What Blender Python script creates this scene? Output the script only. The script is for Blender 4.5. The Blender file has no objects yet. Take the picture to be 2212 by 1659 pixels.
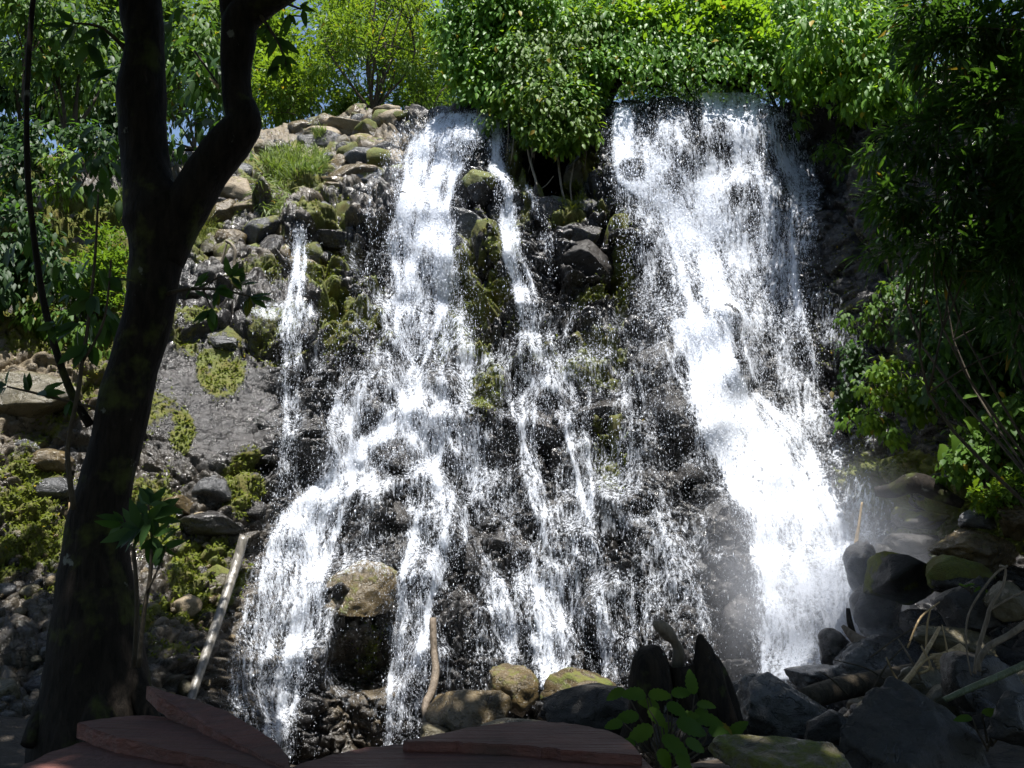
import bpy, bmesh, math
import numpy as np
from mathutils import Vector, Matrix

scene = bpy.context.scene
COL = scene.collection
rad = math.radians

# ------------------------------------------------------------------ camera, light, exposure
PITCH, CAMZ, F, CU, CV = rad(8.0), 1.55, 1664.0, 1106.0, 829.5
cd = bpy.data.cameras.new('camera'); cam = bpy.data.objects.new('camera', cd); COL.objects.link(cam)
cd.sensor_width = 36.0; cd.lens = 36.0 * F / 2212.0; cd.clip_start = 0.05; cd.clip_end = 2000.0
cam.location = (0, 0, CAMZ); cam.rotation_euler = (math.pi / 2 + PITCH, 0, 0)
scene.camera = cam

SUN = Vector((0.07, -0.21, 0.95)).normalized()
w = bpy.data.worlds.new('World'); scene.world = w; w.use_nodes = True
nt = w.node_tree; nt.nodes.clear()
wo = nt.nodes.new('ShaderNodeOutputWorld'); bg = nt.nodes.new('ShaderNodeBackground'); sk = nt.nodes.new('ShaderNodeTexSky')
sk.sky_type = 'NISHITA'; sk.sun_disc = False
sk.sun_elevation = math.asin(SUN.z); sk.sun_rotation = math.atan2(SUN.x, SUN.y)
sk.air_density = 1.0; sk.dust_density = 1.0
bg.inputs['Strength'].default_value = 0.075
nt.links.new(sk.outputs[0], bg.inputs[0]); nt.links.new(bg.outputs[0], wo.inputs[0])
sl = bpy.data.lights.new('sun', 'SUN'); sl.energy = 5.0; sl.angle = rad(0.5); sl.color = (1.0, 0.97, 0.93)
so = bpy.data.objects.new('sun', sl); COL.objects.link(so)
so.rotation_mode = 'QUATERNION'; so.rotation_quaternion = SUN.to_track_quat('Z', 'Y'); so.location = (0, 0, 30)
vs = scene.view_settings; vs.view_transform = 'Standard'; vs.look = 'None'; vs.exposure = 1.25; vs.gamma = 1.0
scene.cycles.max_bounces = 7; scene.cycles.diffuse_bounces = 3; scene.cycles.glossy_bounces = 2
scene.cycles.transmission_bounces = 3; scene.cycles.transparent_max_bounces = 10; scene.cycles.volume_bounces = 1
scene.cycles.caustics_reflective = False; scene.cycles.caustics_refractive = False
scene.cycles.sample_clamp_indirect = 4.0
scene.cycles.volume_step_rate = 2.0

# ------------------------------------------------------------------ helpers
rng = np.random.default_rng(11)
sP, cP = math.sin(PITCH), math.cos(PITCH)

def at(u, v, Y):
    """points of the world seen at photo position (u, v) at horizontal distance Y -> (N,3)"""
    u = np.asarray(u, float); v = np.asarray(v, float); Y = np.asarray(Y, float)
    u, v, Y = np.broadcast_arrays(u, v, Y)
    a = (u - CU) / F; b = (CV - v) / F
    dy = cP - b * sP
    t = Y / dy
    return np.stack([a * t, Y, CAMZ + t * (sP + b * cP)], -1)

def mpp(v, Y):
    b = (CV - np.asarray(v, float)) / F
    return np.asarray(Y, float) / (cP - b * sP) / F

def at_z(u, v, z):
    a = (u - CU) / F; b = (CV - v) / F
    d = np.array([a, cP - b * sP, sP + b * cP])
    return np.array([0, 0, CAMZ]) + d * ((z - CAMZ) / d[2])

def project(P):
    x = P[:, 0]; y = P[:, 1]; z = P[:, 2] - CAMZ
    fw = y * cP + z * sP; up = -y * sP + z * cP
    fw = np.where(fw < 0.05, 0.05, fw)
    return CU + F * x / fw, CV - F * up / fw

def mk(name, V, faces, mat=None, parent=None, smooth=True, attrs=None):
    V = np.asarray(V, np.float32).reshape(-1, 3)
    if not isinstance(faces, (list, tuple)): faces = [faces]
    faces = [np.asarray(f, np.int32) for f in faces if len(f)]
    me = bpy.data.meshes.new(name)
    me.vertices.add(len(V)); me.vertices.foreach_set('co', V.ravel())
    loops = np.concatenate([f.ravel() for f in faces])
    tot = np.concatenate([np.full(len(f), f.shape[1], np.int32) for f in faces])
    st = np.concatenate([[0], np.cumsum(tot)[:-1]]).astype(np.int32)
    me.loops.add(len(loops)); me.loops.foreach_set('vertex_index', loops)
    me.polygons.add(len(tot)); me.polygons.foreach_set('loop_start', st)
    me.update(calc_edges=True)
    if smooth: me.polygons.foreach_set('use_smooth', np.ones(len(tot), bool))
    for k, a in (attrs or {}).items():
        at_ = me.attributes.new(k, 'FLOAT', 'POINT'); at_.data.foreach_set('value', np.asarray(a, np.float32).ravel())
    if mat: me.materials.append(mat)
    o = bpy.data.objects.new(name, me); COL.objects.link(o)
    if parent: o.parent = parent
    return o

def tag(o, label=None, cat=None, group=None, kind=None):
    if label: o['label'] = label
    if cat: o['category'] = cat
    if group: o['group'] = group
    if kind: o['kind'] = kind
    return o

def empty(name, loc, label, cat, group=None):
    o = bpy.data.objects.new(name, None); COL.objects.link(o); o.location = tuple(loc)
    o.empty_display_size = 0.1
    return tag(o, label, cat, group)

def adopt(child, root):
    child.parent = root
    child.matrix_parent_inverse = Matrix.Translation(-Vector(root.location))
    return child

def smooth(a, b, x):
    t = np.clip((x - a) / (b - a), 0, 1); return t * t * (3 - 2 * t)

# ---- noise
def _h(ix, iy, s):
    n = (ix.astype(np.int64) * 374761393 + iy.astype(np.int64) * 668265263 + s * 1442695041) & 0xFFFFFFFF
    n = ((n ^ (n >> 13)) * 1274126177) & 0xFFFFFFFF
    n = ((n ^ (n >> 16)) * 2246822519) & 0xFFFFFFFF
    return ((n ^ (n >> 15)) & 0xFFFFFF) / float(0xFFFFFF)

def vn2(x, y, s=0):
    ix = np.floor(x); iy = np.floor(y); fx = x - ix; fy = y - iy
    fx = fx * fx * (3 - 2 * fx); fy = fy * fy * (3 - 2 * fy)
    a = _h(ix, iy, s); b = _h(ix + 1, iy, s); c = _h(ix, iy + 1, s); d = _h(ix + 1, iy + 1, s)
    return (a + (b - a) * fx) * (1 - fy) + (c + (d - c) * fx) * fy

def fbm2(x, y, s=0, o=4):
    r = 0; a = 0.5
    for i in range(o):
        r = r + a * vn2(x, y, s + i * 17); x = x * 2.03 + 5.1; y = y * 2.03 + 1.7; a *= 0.5
    return r / (1 - 0.5 ** o)

def vn3(p, s=0):
    z = p[..., 2]; iz = np.floor(z); f = z - iz; f = f * f * (3 - 2 * f)
    k = (iz * 57).astype(np.int64)
    def lay(kk):
        x = p[..., 0]; y = p[..., 1]
        ix = np.floor(x); iy = np.floor(y); fx = x - ix; fy = y - iy
        fx = fx * fx * (3 - 2 * fx); fy = fy * fy * (3 - 2 * fy)
        g = lambda i, j: _h(i, j + kk * 131, s)
        return (g(ix, iy) * (1 - fx) + g(ix + 1, iy) * fx) * (1 - fy) + (g(ix, iy + 1) * (1 - fx) + g(ix + 1, iy + 1) * fx) * fy
    return lay(k) * (1 - f) + lay(k + 57) * f

def fbm3(p, s=0, o=4):
    r = 0; a = 0.5
    for i in range(o):
        r = r + a * vn3(p, s + i * 13); p = p * 2.03 + 3.7; a *= 0.5
    return r / (1 - 0.5 ** o)

def worley(x, y, s=0, j=0.9):
    ix = np.floor(x); iy = np.floor(y)
    d1 = np.full(x.shape, 9.0); d2 = np.full(x.shape, 9.0)
    ox = np.zeros(x.shape); oy = np.zeros(x.shape); hid = np.zeros(x.shape); t1 = np.zeros(x.shape); t2 = np.zeros(x.shape)
    for a in (-1, 0, 1):
        for b in (-1, 0, 1):
            cx = ix + a; cy = iy + b
            px = cx + 0.5 + j * (_h(cx, cy, s) - 0.5); py = cy + 0.5 + j * (_h(cx, cy, s + 1) - 0.5)
            dx = x - px; dy = y - py
            d = np.sqrt(dx * dx + dy * dy)
            near = d < d1
            d2 = np.where(near, d1, np.minimum(d2, d))
            d1 = np.where(near, d, d1); ox = np.where(near, dx, ox); oy = np.where(near, dy, oy)
            hid = np.where(near, _h(cx, cy, s + 2), hid)
            t1 = np.where(near, _h(cx, cy, s + 3), t1); t2 = np.where(near, _h(cx, cy, s + 4), t2)
    return d1, d2, ox, oy, hid, t1, t2

def blur(a, n):
    for _ in range(n):
        p = np.pad(a, 1, mode='edge')
        a = (p[:-2, 1:-1] + 2 * p[1:-1, 1:-1] + p[2:, 1:-1]) / 4
        p = np.pad(a, 1, mode='edge')
        a = (p[1:-1, :-2] + 2 * p[1:-1, 1:-1] + p[1:-1, 2:]) / 4
    return a

def bil(G, u, v, u0, v0, c):
    x = np.clip((u - u0) / c, 0, G.shape[1] - 1.001); y = np.clip((v - v0) / c, 0, G.shape[0] - 1.001)
    ix = x.astype(int); iy = y.astype(int); fx = x - ix; fy = y - iy
    return (G[iy, ix] * (1 - fx) + G[iy, ix + 1] * fx) * (1 - fy) + (G[iy + 1, ix] * (1 - fx) + G[iy + 1, ix + 1] * fx) * fy

# ------------------------------------------------------------------ materials
class NT:
    def __init__(s, name):
        s.m = bpy.data.materials.new(name); s.m.use_nodes = True
        s.n = s.m.node_tree.nodes; s.l = s.m.node_tree.links; s.n.clear()
        s.out = s.n.new('ShaderNodeOutputMaterial')
    def add(s, t, **kw):
        n = s.n.new(t)
        for k, v in kw.items(): setattr(n, k, v)
        return n
    def set(s, node, **kw):
        for k, v in kw.items(): node.inputs[k.replace('_', ' ')].default_value = v
        return node
    def link(s, a, b): s.l.new(a, b)
    def math(s, op, a, b=0.0, c=None):
        n = s.add('ShaderNodeMath', operation=op)
        for i, x in enumerate((a, b, c)):
            if x is None: continue
            if hasattr(x, 'is_linked'): s.link(x, n.inputs[i])
            else: n.inputs[i].default_value = x
        return n.outputs[0]
    def mix(s, f, a, b):
        n = s.add('ShaderNodeMix', data_type='RGBA')
        for i, x in ((0, f), (6, a), (7, b)):
            if hasattr(x, 'is_linked'): s.link(x, n.inputs[i])
            else: n.inputs[i].default_value = x if i == 0 else (*x, 1.0)
        return n.outputs[2]
    def noise(s, scale, detail=4.0, rough=0.55, vec=None, dist=0.0):
        n = s.add('ShaderNodeTexNoise'); n.inputs['Scale'].default_value = scale; n.inputs['Detail'].default_value = detail
        n.inputs['Roughness'].default_value = rough; n.inputs['Distortion'].default_value = dist
        if vec is not None: s.link(vec, n.inputs['Vector'])
        return n.outputs['Fac']
    def attr(s, name):
        return s.add('ShaderNodeAttribute', attribute_name=name).outputs['Fac']
    def ramp(s, f, a, b, x=0.0, y=1.0):
        n = s.add('ShaderNodeMapRange'); n.inputs[1].default_value = a; n.inputs[2].default_value = b
        n.inputs[3].default_value = x; n.inputs[4].default_value = y; s.link(f, n.inputs[0]); return n.outputs[0]
    def vec(s, sc=(1, 1, 1), rot=(0, 0, 0)):
        c = s.add('ShaderNodeNewGeometry'); m = s.add('ShaderNodeMapping'); m.inputs['Scale'].default_value = sc
        m.inputs['Rotation'].default_value = rot
        s.link(c.outputs['Position'], m.inputs[0]); return m.outputs[0]

def rock_mat(name, c1, c2, r1=0.15, r2=0.5, moss=(0.095, 0.12, 0.012), spec=0.5, bump=0.5, attr_tan=None):
    t = NT(name); p = t.add('ShaderNodeBsdfPrincipled'); v = t.vec()
    n1 = t.noise(1.8, 5, 0.6, v, 0.3); n2 = t.noise(11, 6, 0.65, v); n3 = t.noise(55, 4, 0.7, v); n4 = t.noise(5, 4, 0.6, v); n5 = t.noise(170, 3, 0.7, v)
    f = t.math('ADD', t.math('MULTIPLY', n1, 0.6), t.math('MULTIPLY', n2, 0.5))
    col = t.mix(t.ramp(f, 0.38, 0.72), c1, c2)
    if attr_tan:
        tanf = t.math('MULTIPLY', t.attr('tan'), t.ramp(n4, 0.3, 0.6, 0.55, 1.0))
        tcol = t.mix(t.ramp(n2, 0.35, 0.65), attr_tan[0], attr_tan[1])
        col = t.mix(tanf, col, tcol)
    col = t.mix(t.ramp(n3, 0.45, 0.75, 0.0, 0.45), col, tuple(x * 0.35 for x in c1))
    col = t.mix(t.ramp(n5, 0.55, 0.72, 0.0, 0.5), col, tuple(min(.6, x * 1.6 + .01) for x in c2))
    vw = t.vec((1, 1, 1.7), (0.3, 0.5, 0.2))
    ck = t.math('MAXIMUM', t.ramp(t.math('ABSOLUTE', t.math('SUBTRACT', t.noise(2.1, 4, 0.6, vw, 0.6), 0.5)), 0.0, 0.010, 1.0, 0.0),
                t.ramp(t.math('ABSOLUTE', t.math('SUBTRACT', t.noise(6.0, 3, 0.6, vw, 0.4), 0.47)), 0.0, 0.010, 0.7, 0.0))
    col = t.mix(t.math('MULTIPLY', ck, 0.8), col, tuple(x * 0.25 for x in c1))
    ma = t.attr('moss')
    mf = t.ramp(t.math('ADD', ma, t.math('MULTIPLY', t.math('SUBTRACT', n2, 0.5), 1.3)), 0.42, 0.6)
    mf = t.math('MULTIPLY', mf, t.ramp(ma, 0.02, 0.1))
    mcol = t.mix(t.ramp(n3, 0.35, 0.65), tuple(x * 0.45 for x in moss), tuple(x * 1.3 for x in moss))
    mcol = t.mix(t.ramp(n4, 0.35, 0.7), mcol, (0.10, 0.085, 0.02))
    col = t.mix(mf, col, mcol)
    t.link(col, p.inputs['Base Color'])
    ro = t.ramp(t.math('ADD', t.math('MULTIPLY', n4, 0.7), t.math('MULTIPLY', n3, 0.3)), 0.38, 0.62, r1, r2)
    if attr_tan: ro = t.math('ADD', ro, t.math('MULTIPLY', t.attr('dry'), 0.35))
    ro = t.math('ADD', ro, t.math('MULTIPLY', mf, 0.5))
    t.link(ro, p.inputs['Roughness'])
    p.inputs['Specular IOR Level'].default_value = spec
    b1 = t.add('ShaderNodeBump'); b1.inputs['Distance'].default_value = 0.05; b1.inputs['Strength'].default_value = bump
    hh = t.math('ADD', t.math('ADD', t.math('MULTIPLY', n2, 0.9), t.math('MULTIPLY', n5, 0.16)), t.math('MULTIPLY', n3, t.math('ADD', 0.35, t.math('MULTIPLY', mf, 0.6))))
    hh = t.math('SUBTRACT', hh, t.math('MULTIPLY', ck, 0.5))
    t.link(hh, b1.inputs['Height']); t.link(b1.outputs[0], p.inputs['Normal'])
    t.link(p.outputs[0], t.out.inputs[0]); return t.m

M = {}
M['cliff'] = rock_mat('wet_cliff_rock', (0.010, 0.010, 0.010), (0.036, 0.032, 0.029), 0.10, 0.45, bump=0.55,
                      attr_tan=((0.11, 0.08, 0.042), (0.23, 0.18, 0.105)))
M['dark'] = rock_mat('dark_wet_rock', (0.011, 0.010, 0.010), (0.042, 0.038, 0.034), 0.10, 0.45, bump=0.6)
M['slab'] = rock_mat('glittering_wet_slab', (0.013, 0.012, 0.013), (0.042, 0.038, 0.036), 0.20, 0.42, spec=0.55, bump=0.75)
M['black'] = rock_mat('black_wet_rock', (0.0085, 0.0078, 0.007), (0.03, 0.026, 0.022), 0.3, 0.6, spec=0.35)
M['grey'] = rock_mat('grey_wet_rock', (0.035, 0.036, 0.038), (0.095, 0.095, 0.095), 0.10, 0.40, bump=0.6)
M['tan'] = rock_mat('dry_tan_rock', (0.12, 0.09, 0.05), (0.26, 0.205, 0.13), 0.45, 0.8)
M['wettan'] = rock_mat('wet_tan_rock', (0.04, 0.03, 0.014), (0.14, 0.10, 0.045), 0.10, 0.42, bump=0.55)
M['olive'] = rock_mat('olive_rock', (0.045, 0.04, 0.022), (0.12, 0.10, 0.055), 0.2, 0.5)

def leaf_mat(name, c1, c2, tr, rough=0.38, spec=0.5, tmix=0.42):
    t = NT(name); p = t.add('ShaderNodeBsdfPrincipled'); tl = t.add('ShaderNodeBsdfTranslucent'); m = t.add('ShaderNodeMixShader')
    a = t.attr('tint'); n = t.noise(1.1, 2, 0.5, t.vec())
    f = t.math('ADD', t.math('MULTIPLY', a, 0.7), t.math('MULTIPLY', t.math('SUBTRACT', n, 0.35), 0.8))
    f = t.ramp(f, 0.0, 1.0)
    old = t.ramp(a, 0.984, 0.99)
    col = t.mix(old, t.mix(f, c1, c2), (c2[1] * 1.3, c2[1] * .95, c2[2])); t.link(col, p.inputs['Base Color'])
    tc = t.mix(old, t.mix(f, tuple(x * 0.6 for x in tr), tr), (tr[1] * 1.1, tr[1] * .8, tr[2])); t.link(tc, tl.inputs['Color'])
    p.inputs['Roughness'].default_value = rough; p.inputs['Specular IOR Level'].default_value = spec
    m.inputs[0].default_value = tmix
    t.link(p.outputs[0], m.inputs[1]); t.link(tl.outputs[0], m.inputs[2]); t.link(m.outputs[0], t.out.inputs[0]); return t.m

M['leaf_vine'] = leaf_mat('vine_leaf', (0.05, 0.145, 0.02), (0.13, 0.25, 0.02), (0.28, 0.48, 0.02), 0.45, 0.24)
M['leaf_yellow'] = leaf_mat('yellow_green_leaf', (0.05, 0.115, 0.015), (0.12, 0.20, 0.02), (0.25, 0.38, 0.02), 0.5, 0.25)
M['leaf_mid'] = leaf_mat('green_leaf', (0.035, 0.09, 0.014), (0.085, 0.15, 0.018), (0.18, 0.30, 0.02), 0.5, 0.16)
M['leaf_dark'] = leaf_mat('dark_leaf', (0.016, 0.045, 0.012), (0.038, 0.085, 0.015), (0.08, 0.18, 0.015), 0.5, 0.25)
M['leaf_far'] = leaf_mat('far_leaf', (0.045, 0.10, 0.03), (0.10, 0.16, 0.03), (0.16, 0.27, 0.03))
M['moss'] = leaf_mat('moss_tuft', (0.05, 0.075, 0.008), (0.14, 0.16, 0.012), (0.16, 0.20, 0.012), 0.8, 0.2, 0.3)
M['grass'] = leaf_mat('grass_blade', (0.07, 0.13, 0.02), (0.20, 0.24, 0.06), (0.22, 0.32, 0.04), 0.5, 0.3)

def bark_mat(name, c1, c2, moss=0.0, rough=0.8, spec=0.3, zs=0.25, bump=0.7):
    t = NT(name); p = t.add('ShaderNodeBsdfPrincipled'); v = t.vec((1, 1, zs)); v0 = t.vec()
    n1 = t.noise(22, 5, 0.65, v, 0.4); n2 = t.noise(3.2, 4, 0.6, v0); n3 = t.noise(60, 3, 0.6, v)
    col = t.mix(t.ramp(n1, 0.35, 0.65), c1, c2)
    if moss: col = t.mix(t.ramp(n2, 0.56, 0.68, 0.0, moss), col, (0.07, 0.085, 0.02))
    if moss: col = t.mix(t.ramp(t.noise(5.5, 5, 0.6, v0), 0.66, 0.70, 0.0, moss), col, (0.22, 0.23, 0.2))
    t.link(col, p.inputs['Base Color']); p.inputs['Roughness'].default_value = rough; p.inputs['Specular IOR Level'].default_value = spec
    b = t.add('ShaderNodeBump'); b.inputs['Distance'].default_value = 0.03; b.inputs['Strength'].default_value = bump
    t.link(t.math('ADD', n1, t.math('MULTIPLY', n3, 0.4)), b.inputs['Height']); t.link(b.outputs[0], p.inputs['Normal'])
    t.link(p.outputs[0], t.out.inputs[0]); return t.m

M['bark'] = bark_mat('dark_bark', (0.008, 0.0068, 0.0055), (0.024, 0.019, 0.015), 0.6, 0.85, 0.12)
M['twig'] = bark_mat('twig_bark', (0.03, 0.024, 0.016), (0.08, 0.062, 0.04))
M['dead'] = bark_mat('dead_straw', (0.20, 0.14, 0.07), (0.42, 0.31, 0.17), 0, 0.6)
M['deadgrey'] = bark_mat('weathered_dead_wood', (0.09, 0.07, 0.05), (0.2, 0.16, 0.12), 0, 0.6)
M['pole'] = bark_mat('wet_pole_wood', (0.075, 0.068, 0.055), (0.19, 0.175, 0.15), 0, 0.22, 0.6, 0.1, 0.4)
M['root'] = bark_mat('pale_root', (0.11, 0.09, 0.065), (0.26, 0.22, 0.16), 0, 0.5)
M['bamboo'] = bark_mat('green_bamboo_cane', (0.06, 0.075, 0.04), (0.13, 0.15, 0.09), 0, 0.4)
M['stump'] = bark_mat('rotten_stump_wood', (0.007, 0.005, 0.004), (0.026, 0.019, 0.013), 0.9, 0.75, 0.15)

def plank_mat():
    t = NT('red_painted_wood'); p = t.add('ShaderNodeBsdfPrincipled'); v = t.vec((0.5, 6, 6)); v0 = t.vec()
    n1 = t.noise(8, 5, 0.6, v, 0.3); n2 = t.noise(3, 5, 0.6, v0); n3 = t.noise(45, 4, 0.6, v0)
    col = t.mix(t.ramp(n1, 0.3, 0.7), (0.075, 0.026, 0.02), (0.16, 0.056, 0.042))
    col = t.mix(t.ramp(n2, 0.5, 0.75, 0, 0.75), col, (0.075, 0.05, 0.04))
    col = t.mix(t.ramp(n3, 0.6, 0.75, 0, 0.6), col, (0.05, 0.03, 0.022))
    t.link(col, p.inputs['Base Color']); t.link(t.ramp(n2, 0.3, 0.7, 0.5, 0.8), p.inputs['Roughness'])
    b = t.add('ShaderNodeBump'); b.inputs['Distance'].default_value = 0.015; b.inputs['Strength'].default_value = 1.0
    t.link(t.math('ADD', n1, t.math('MULTIPLY', n3, 0.4)), b.inputs['Height']); t.link(b.outputs[0], p.inputs['Normal'])
    t.link(p.outputs[0], t.out.inputs[0]); return t.m
M['plank'] = plank_mat()

def foam_mat():
    t = NT('white_water'); tr = t.add('ShaderNodeBsdfTransparent')
    df = t.add('ShaderNodeBsdfDiffuse'); tl = t.add('ShaderNodeBsdfTranslucent'); m1 = t.add('ShaderNodeMixShader'); m2 = t.add('ShaderNodeMixShader')
    df.inputs[0].default_value = (0.84, 0.88, 0.95, 1); tl.inputs[0].default_value = (0.84, 0.88, 0.95, 1); m1.inputs[0].default_value = 0.4
    d = t.attr('thickness')
    n1 = t.noise(5, 5, 0.7, t.vec((1, 1, 0.5)), 0.6); s1 = t.noise(26, 4, 0.7, t.vec((1, 1, 0.11)), 0.35)
    n2 = t.noise(40, 3, 0.7, t.vec((1, 1, 0.4)), 0.5); n3 = t.noise(85, 2, 0.6, t.vec((1, 1, 0.6)))
    n = t.math('ADD', t.math('MULTIPLY', t.math('SUBTRACT', n1, 0.5), 0.9), t.math('MULTIPLY', t.math('SUBTRACT', s1, 0.5), 1.9))
    n = t.math('ADD', n, t.math('MULTIPLY', t.math('SUBTRACT', n2, 0.5), 1.05))
    n = t.math('ADD', n, t.math('MULTIPLY', t.math('SUBTRACT', n3, 0.5), 0.6))
    a = t.ramp(t.math('ADD', d, n), 0.30, 1.0)
    a = t.math('POWER', a, 1.25)
    a = t.math('MULTIPLY', a, t.ramp(d, 0.02, 0.25))
    t.link(t.math('MINIMUM', a, 1.0), m2.inputs[0])
    t.link(df.outputs[0], m1.inputs[1]); t.link(tl.outputs[0], m1.inputs[2]); t.link(tr.outputs[0], m2.inputs[1]); t.link(m1.outputs[0], m2.inputs[2])
    t.link(m2.outputs[0], t.out.inputs[0]); return t.m
M['foam'] = foam_mat()

def drop_mat():
    t = NT('water_drops'); df = t.add('ShaderNodeBsdfDiffuse'); tl = t.add('ShaderNodeBsdfTranslucent'); m1 = t.add('ShaderNodeMixShader')
    df.inputs[0].default_value = (0.84, 0.88, 0.95, 1); tl.inputs[0].default_value = (0.84, 0.88, 0.95, 1); m1.inputs[0].default_value = 0.5
    t.link(df.outputs[0], m1.inputs[1]); t.link(tl.outputs[0], m1.inputs[2]); t.link(m1.outputs[0], t.out.inputs[0]); return t.m
M['drops'] = drop_mat()

# ------------------------------------------------------------------ cliff
CP = np.array([
 (1000,1700,9.3),(1000,1500,9.6),(1000,1300,10.3),(1000,1100,11.0),(1000,900,11.8),(1000,770,12.5),(1000,690,13.1),(1000,450,13.8),(1000,350,14.4),(1000,250,15.2),
 (780,1700,9.2),(780,1450,9.4),(780,1200,10.2),(780,900,11.5),(780,720,12.5),(780,500,13.6),(780,350,15.6),(780,250,18.0),
 (600,1700,8.6),(600,1500,8.9),(600,1200,9.7),(600,1000,10.4),(600,800,11.2),(600,710,11.7),(600,660,12.6),(600,500,13.5),(600,400,14.8),(600,300,17.2),(600,270,18.4),
 (450,1400,8.2),(450,1100,9.4),(450,900,10.2),(450,770,11.0),(450,600,12.4),(450,450,14.0),(450,330,16.5),
 (300,1650,6.7),(300,1500,7.1),(300,1300,8.1),(300,1150,8.9),(300,1000,9.6),(300,850,10.2),(300,700,11.0),(300,550,12.6),(300,400,15.0),
 (0,1650,6.1),(0,1400,7.1),(0,1200,7.9),(0,1000,8.5),(0,850,9.2),(0,650,10.5),(0,500,12.0),(0,350,14.5),
 (-500,1650,5.5),(-500,1000,7.5),(-500,350,12),
 (1200,380,14.6),(1200,300,15.2),(1200,470,13.5),(1200,640,13.0),(1200,740,12.5),(1200,1000,11.4),(1200,1300,10.3),(1200,1550,9.5),
 (1350,1700,9.3),(1350,1500,9.6),(1350,1300,10.2),(1350,1000,11.2),(1350,740,12.3),(1350,690,12.9),(1350,500,13.2),(1350,380,13.6),(1350,230,14.2),
 (1600,1600,9.1),(1600,1450,9.4),(1600,1200,10.2),(1600,1000,11.0),(1600,800,12.3),(1600,600,13.2),(1600,400,13.6),(1600,230,14.1),
 (1480,1000,10.9),(1480,760,12.0),
 (1800,1500,8.8),(1800,1300,9.7),(1800,1100,10.8),(1800,900,11.8),(1800,600,12.4),(1800,300,12.9),
 (2000,1600,7.6),(2000,1400,8.6),(2000,1200,9.3),(2000,1000,9.9),(2000,800,10.3),(2000,600,10.8),(2000,300,11.4),
 (2200,1600,6.8),(2200,1400,7.8),(2200,1200,8.3),(2200,1000,8.8),(2200,800,9.2),(2200,500,9.7),(2200,200,10.3),
 (2750,1600,5.5),(2750,1000,6.5),(2750,300,8)], float)
def _tps(r2): return np.where(r2 > 1e-12, 0.5 * r2 * np.log(np.maximum(r2, 1e-12)), 0)
_c = CP[:, :2] / 1000; _n = len(_c)
_K = _tps(((_c[:, None] - _c[None]) ** 2).sum(-1)) + np.eye(_n) * 0.0008
_Pm = np.c_[np.ones(_n), _c]
_A = np.block([[_K, _Pm], [_Pm.T, np.zeros((3, 3))]])
_W = np.linalg.solve(_A, np.r_[CP[:, 2], 0, 0, 0])
def Yb(u, v):
    u = np.asarray(u, float); v = np.asarray(v, float); sh = np.broadcast(u, v).shape
    p = np.stack(np.broadcast_arrays(u, v), -1).reshape(-1, 2) / 1000
    out = np.empty(len(p))
    for i in range(0, len(p), 40000):
        q = p[i:i + 40000]
        out[i:i + 40000] = _tps(((q[:, None] - _c[None]) ** 2).sum(-1)) @ _W[:_n] + _W[_n] + q @ _W[_n + 1:]
    return out.reshape(sh)

def blob(u, v, u0, v0, ru, rv, p=2.0):
    return smooth(1.35, 0.65, np.sqrt(((u - u0) / ru) ** 2 + ((v - v0) / rv) ** 2))

NU, NV = 1060, 600
us = np.linspace(-420, 2680, NU)
vtop = np.interp(us, [-500, 0, 250, 420, 520, 600, 700, 830, 950, 1100, 1200, 1330, 1480, 1700, 1800, 2000, 2212, 2700],
                 [330, 340, 340, 320, 300, 275, 255, 237, 246, 250, 262, 226, 218, 226, 205, 150, 100, 100])
vtop = vtop + 7 * (fbm2(us / 40, us * 0 + 3, 5, 3) - 0.5)
tt = np.linspace(0, 1, NV)[:, None]
U = np.broadcast_to(us[None], (NV, NU)).copy(); Vv = vtop[None] + (1800 - vtop[None]) * tt
cs = 6
Uc, Vc = np.meshgrid(np.arange(-430, 2700, 10.0), np.arange(60, 1830, 10.0))
YBG = Yb(Uc, Vc)
def YB(u, v): return bil(YBG, np.asarray(u, float), np.asarray(v, float), -430, 60, 10.0)
Y0 = YB(U, Vv)
P0 = at(U, Vv, Y0)
X = P0[..., 0]; S = 0.91 * P0[..., 2] + 0.42 * P0[..., 1]
du = np.gradient(P0, axis=1); dv = np.gradient(P0, axis=0)
Nn = np.cross(dv, du); Nn /= np.linalg.norm(Nn, axis=-1, keepdims=True) + 1e-9
if Nn[300, 500, 1] > 0: Nn = -Nn
wx = (fbm2(X * 1.3, S * 1.3, 3, 3) - 0.5); wy = (fbm2(X * 1.3 + 9, S * 1.3 + 4, 8, 3) - 0.5)
bz = np.maximum(blob(U, Vv, 660, 430, 260, 250), 0.0)                      # boulder slope, top left
slab = blob(U, Vv, 450, 880, 165, 120)
bank = np.clip(blob(U, Vv, 250, 1330, 330, 330) + blob(U, Vv, 785, 1480, 90, 170) + blob(U, Vv, -200, 1100, 330, 500), 0, 1)
wall = blob(U, Vv, 1850, 600, 190, 420)
ledge = blob(U, Vv, 1170, 700, 260, 75)
farl = smooth(350, 200, U) * smooth(1000, 800, Vv)
upz = bz * smooth(440, 330, Vv)
A1 = 0.30 + 0.12 * bz - 0.28 * upz - 0.28 * slab - 0.2 * bank
A2 = 0.15 + 0.03 * bz - 0.08 * upz - 0.14 * slab - 0.09 * bank
A3 = 0.055 - 0.048 * slab - 0.02 * bz + 0.01 * bank
def blocks(x, y, s, rnd):
    d1, d2, ox, oy, h, t1, t2 = worley(x, y, s)
    e = np.clip((d2 - d1) / rnd, 0, 1)
    return (h - 0.5) * 1.0 + ((t1 - 0.5) * ox + (t2 - 0.35) * oy) * 1.5 + 0.75 * np.sqrt(e) - 0.4, h, e
H1, c1, e1 = blocks(X / 0.85 + wx * 0.7, S / 0.62 + wy * 0.7, 21, 0.22)
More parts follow.
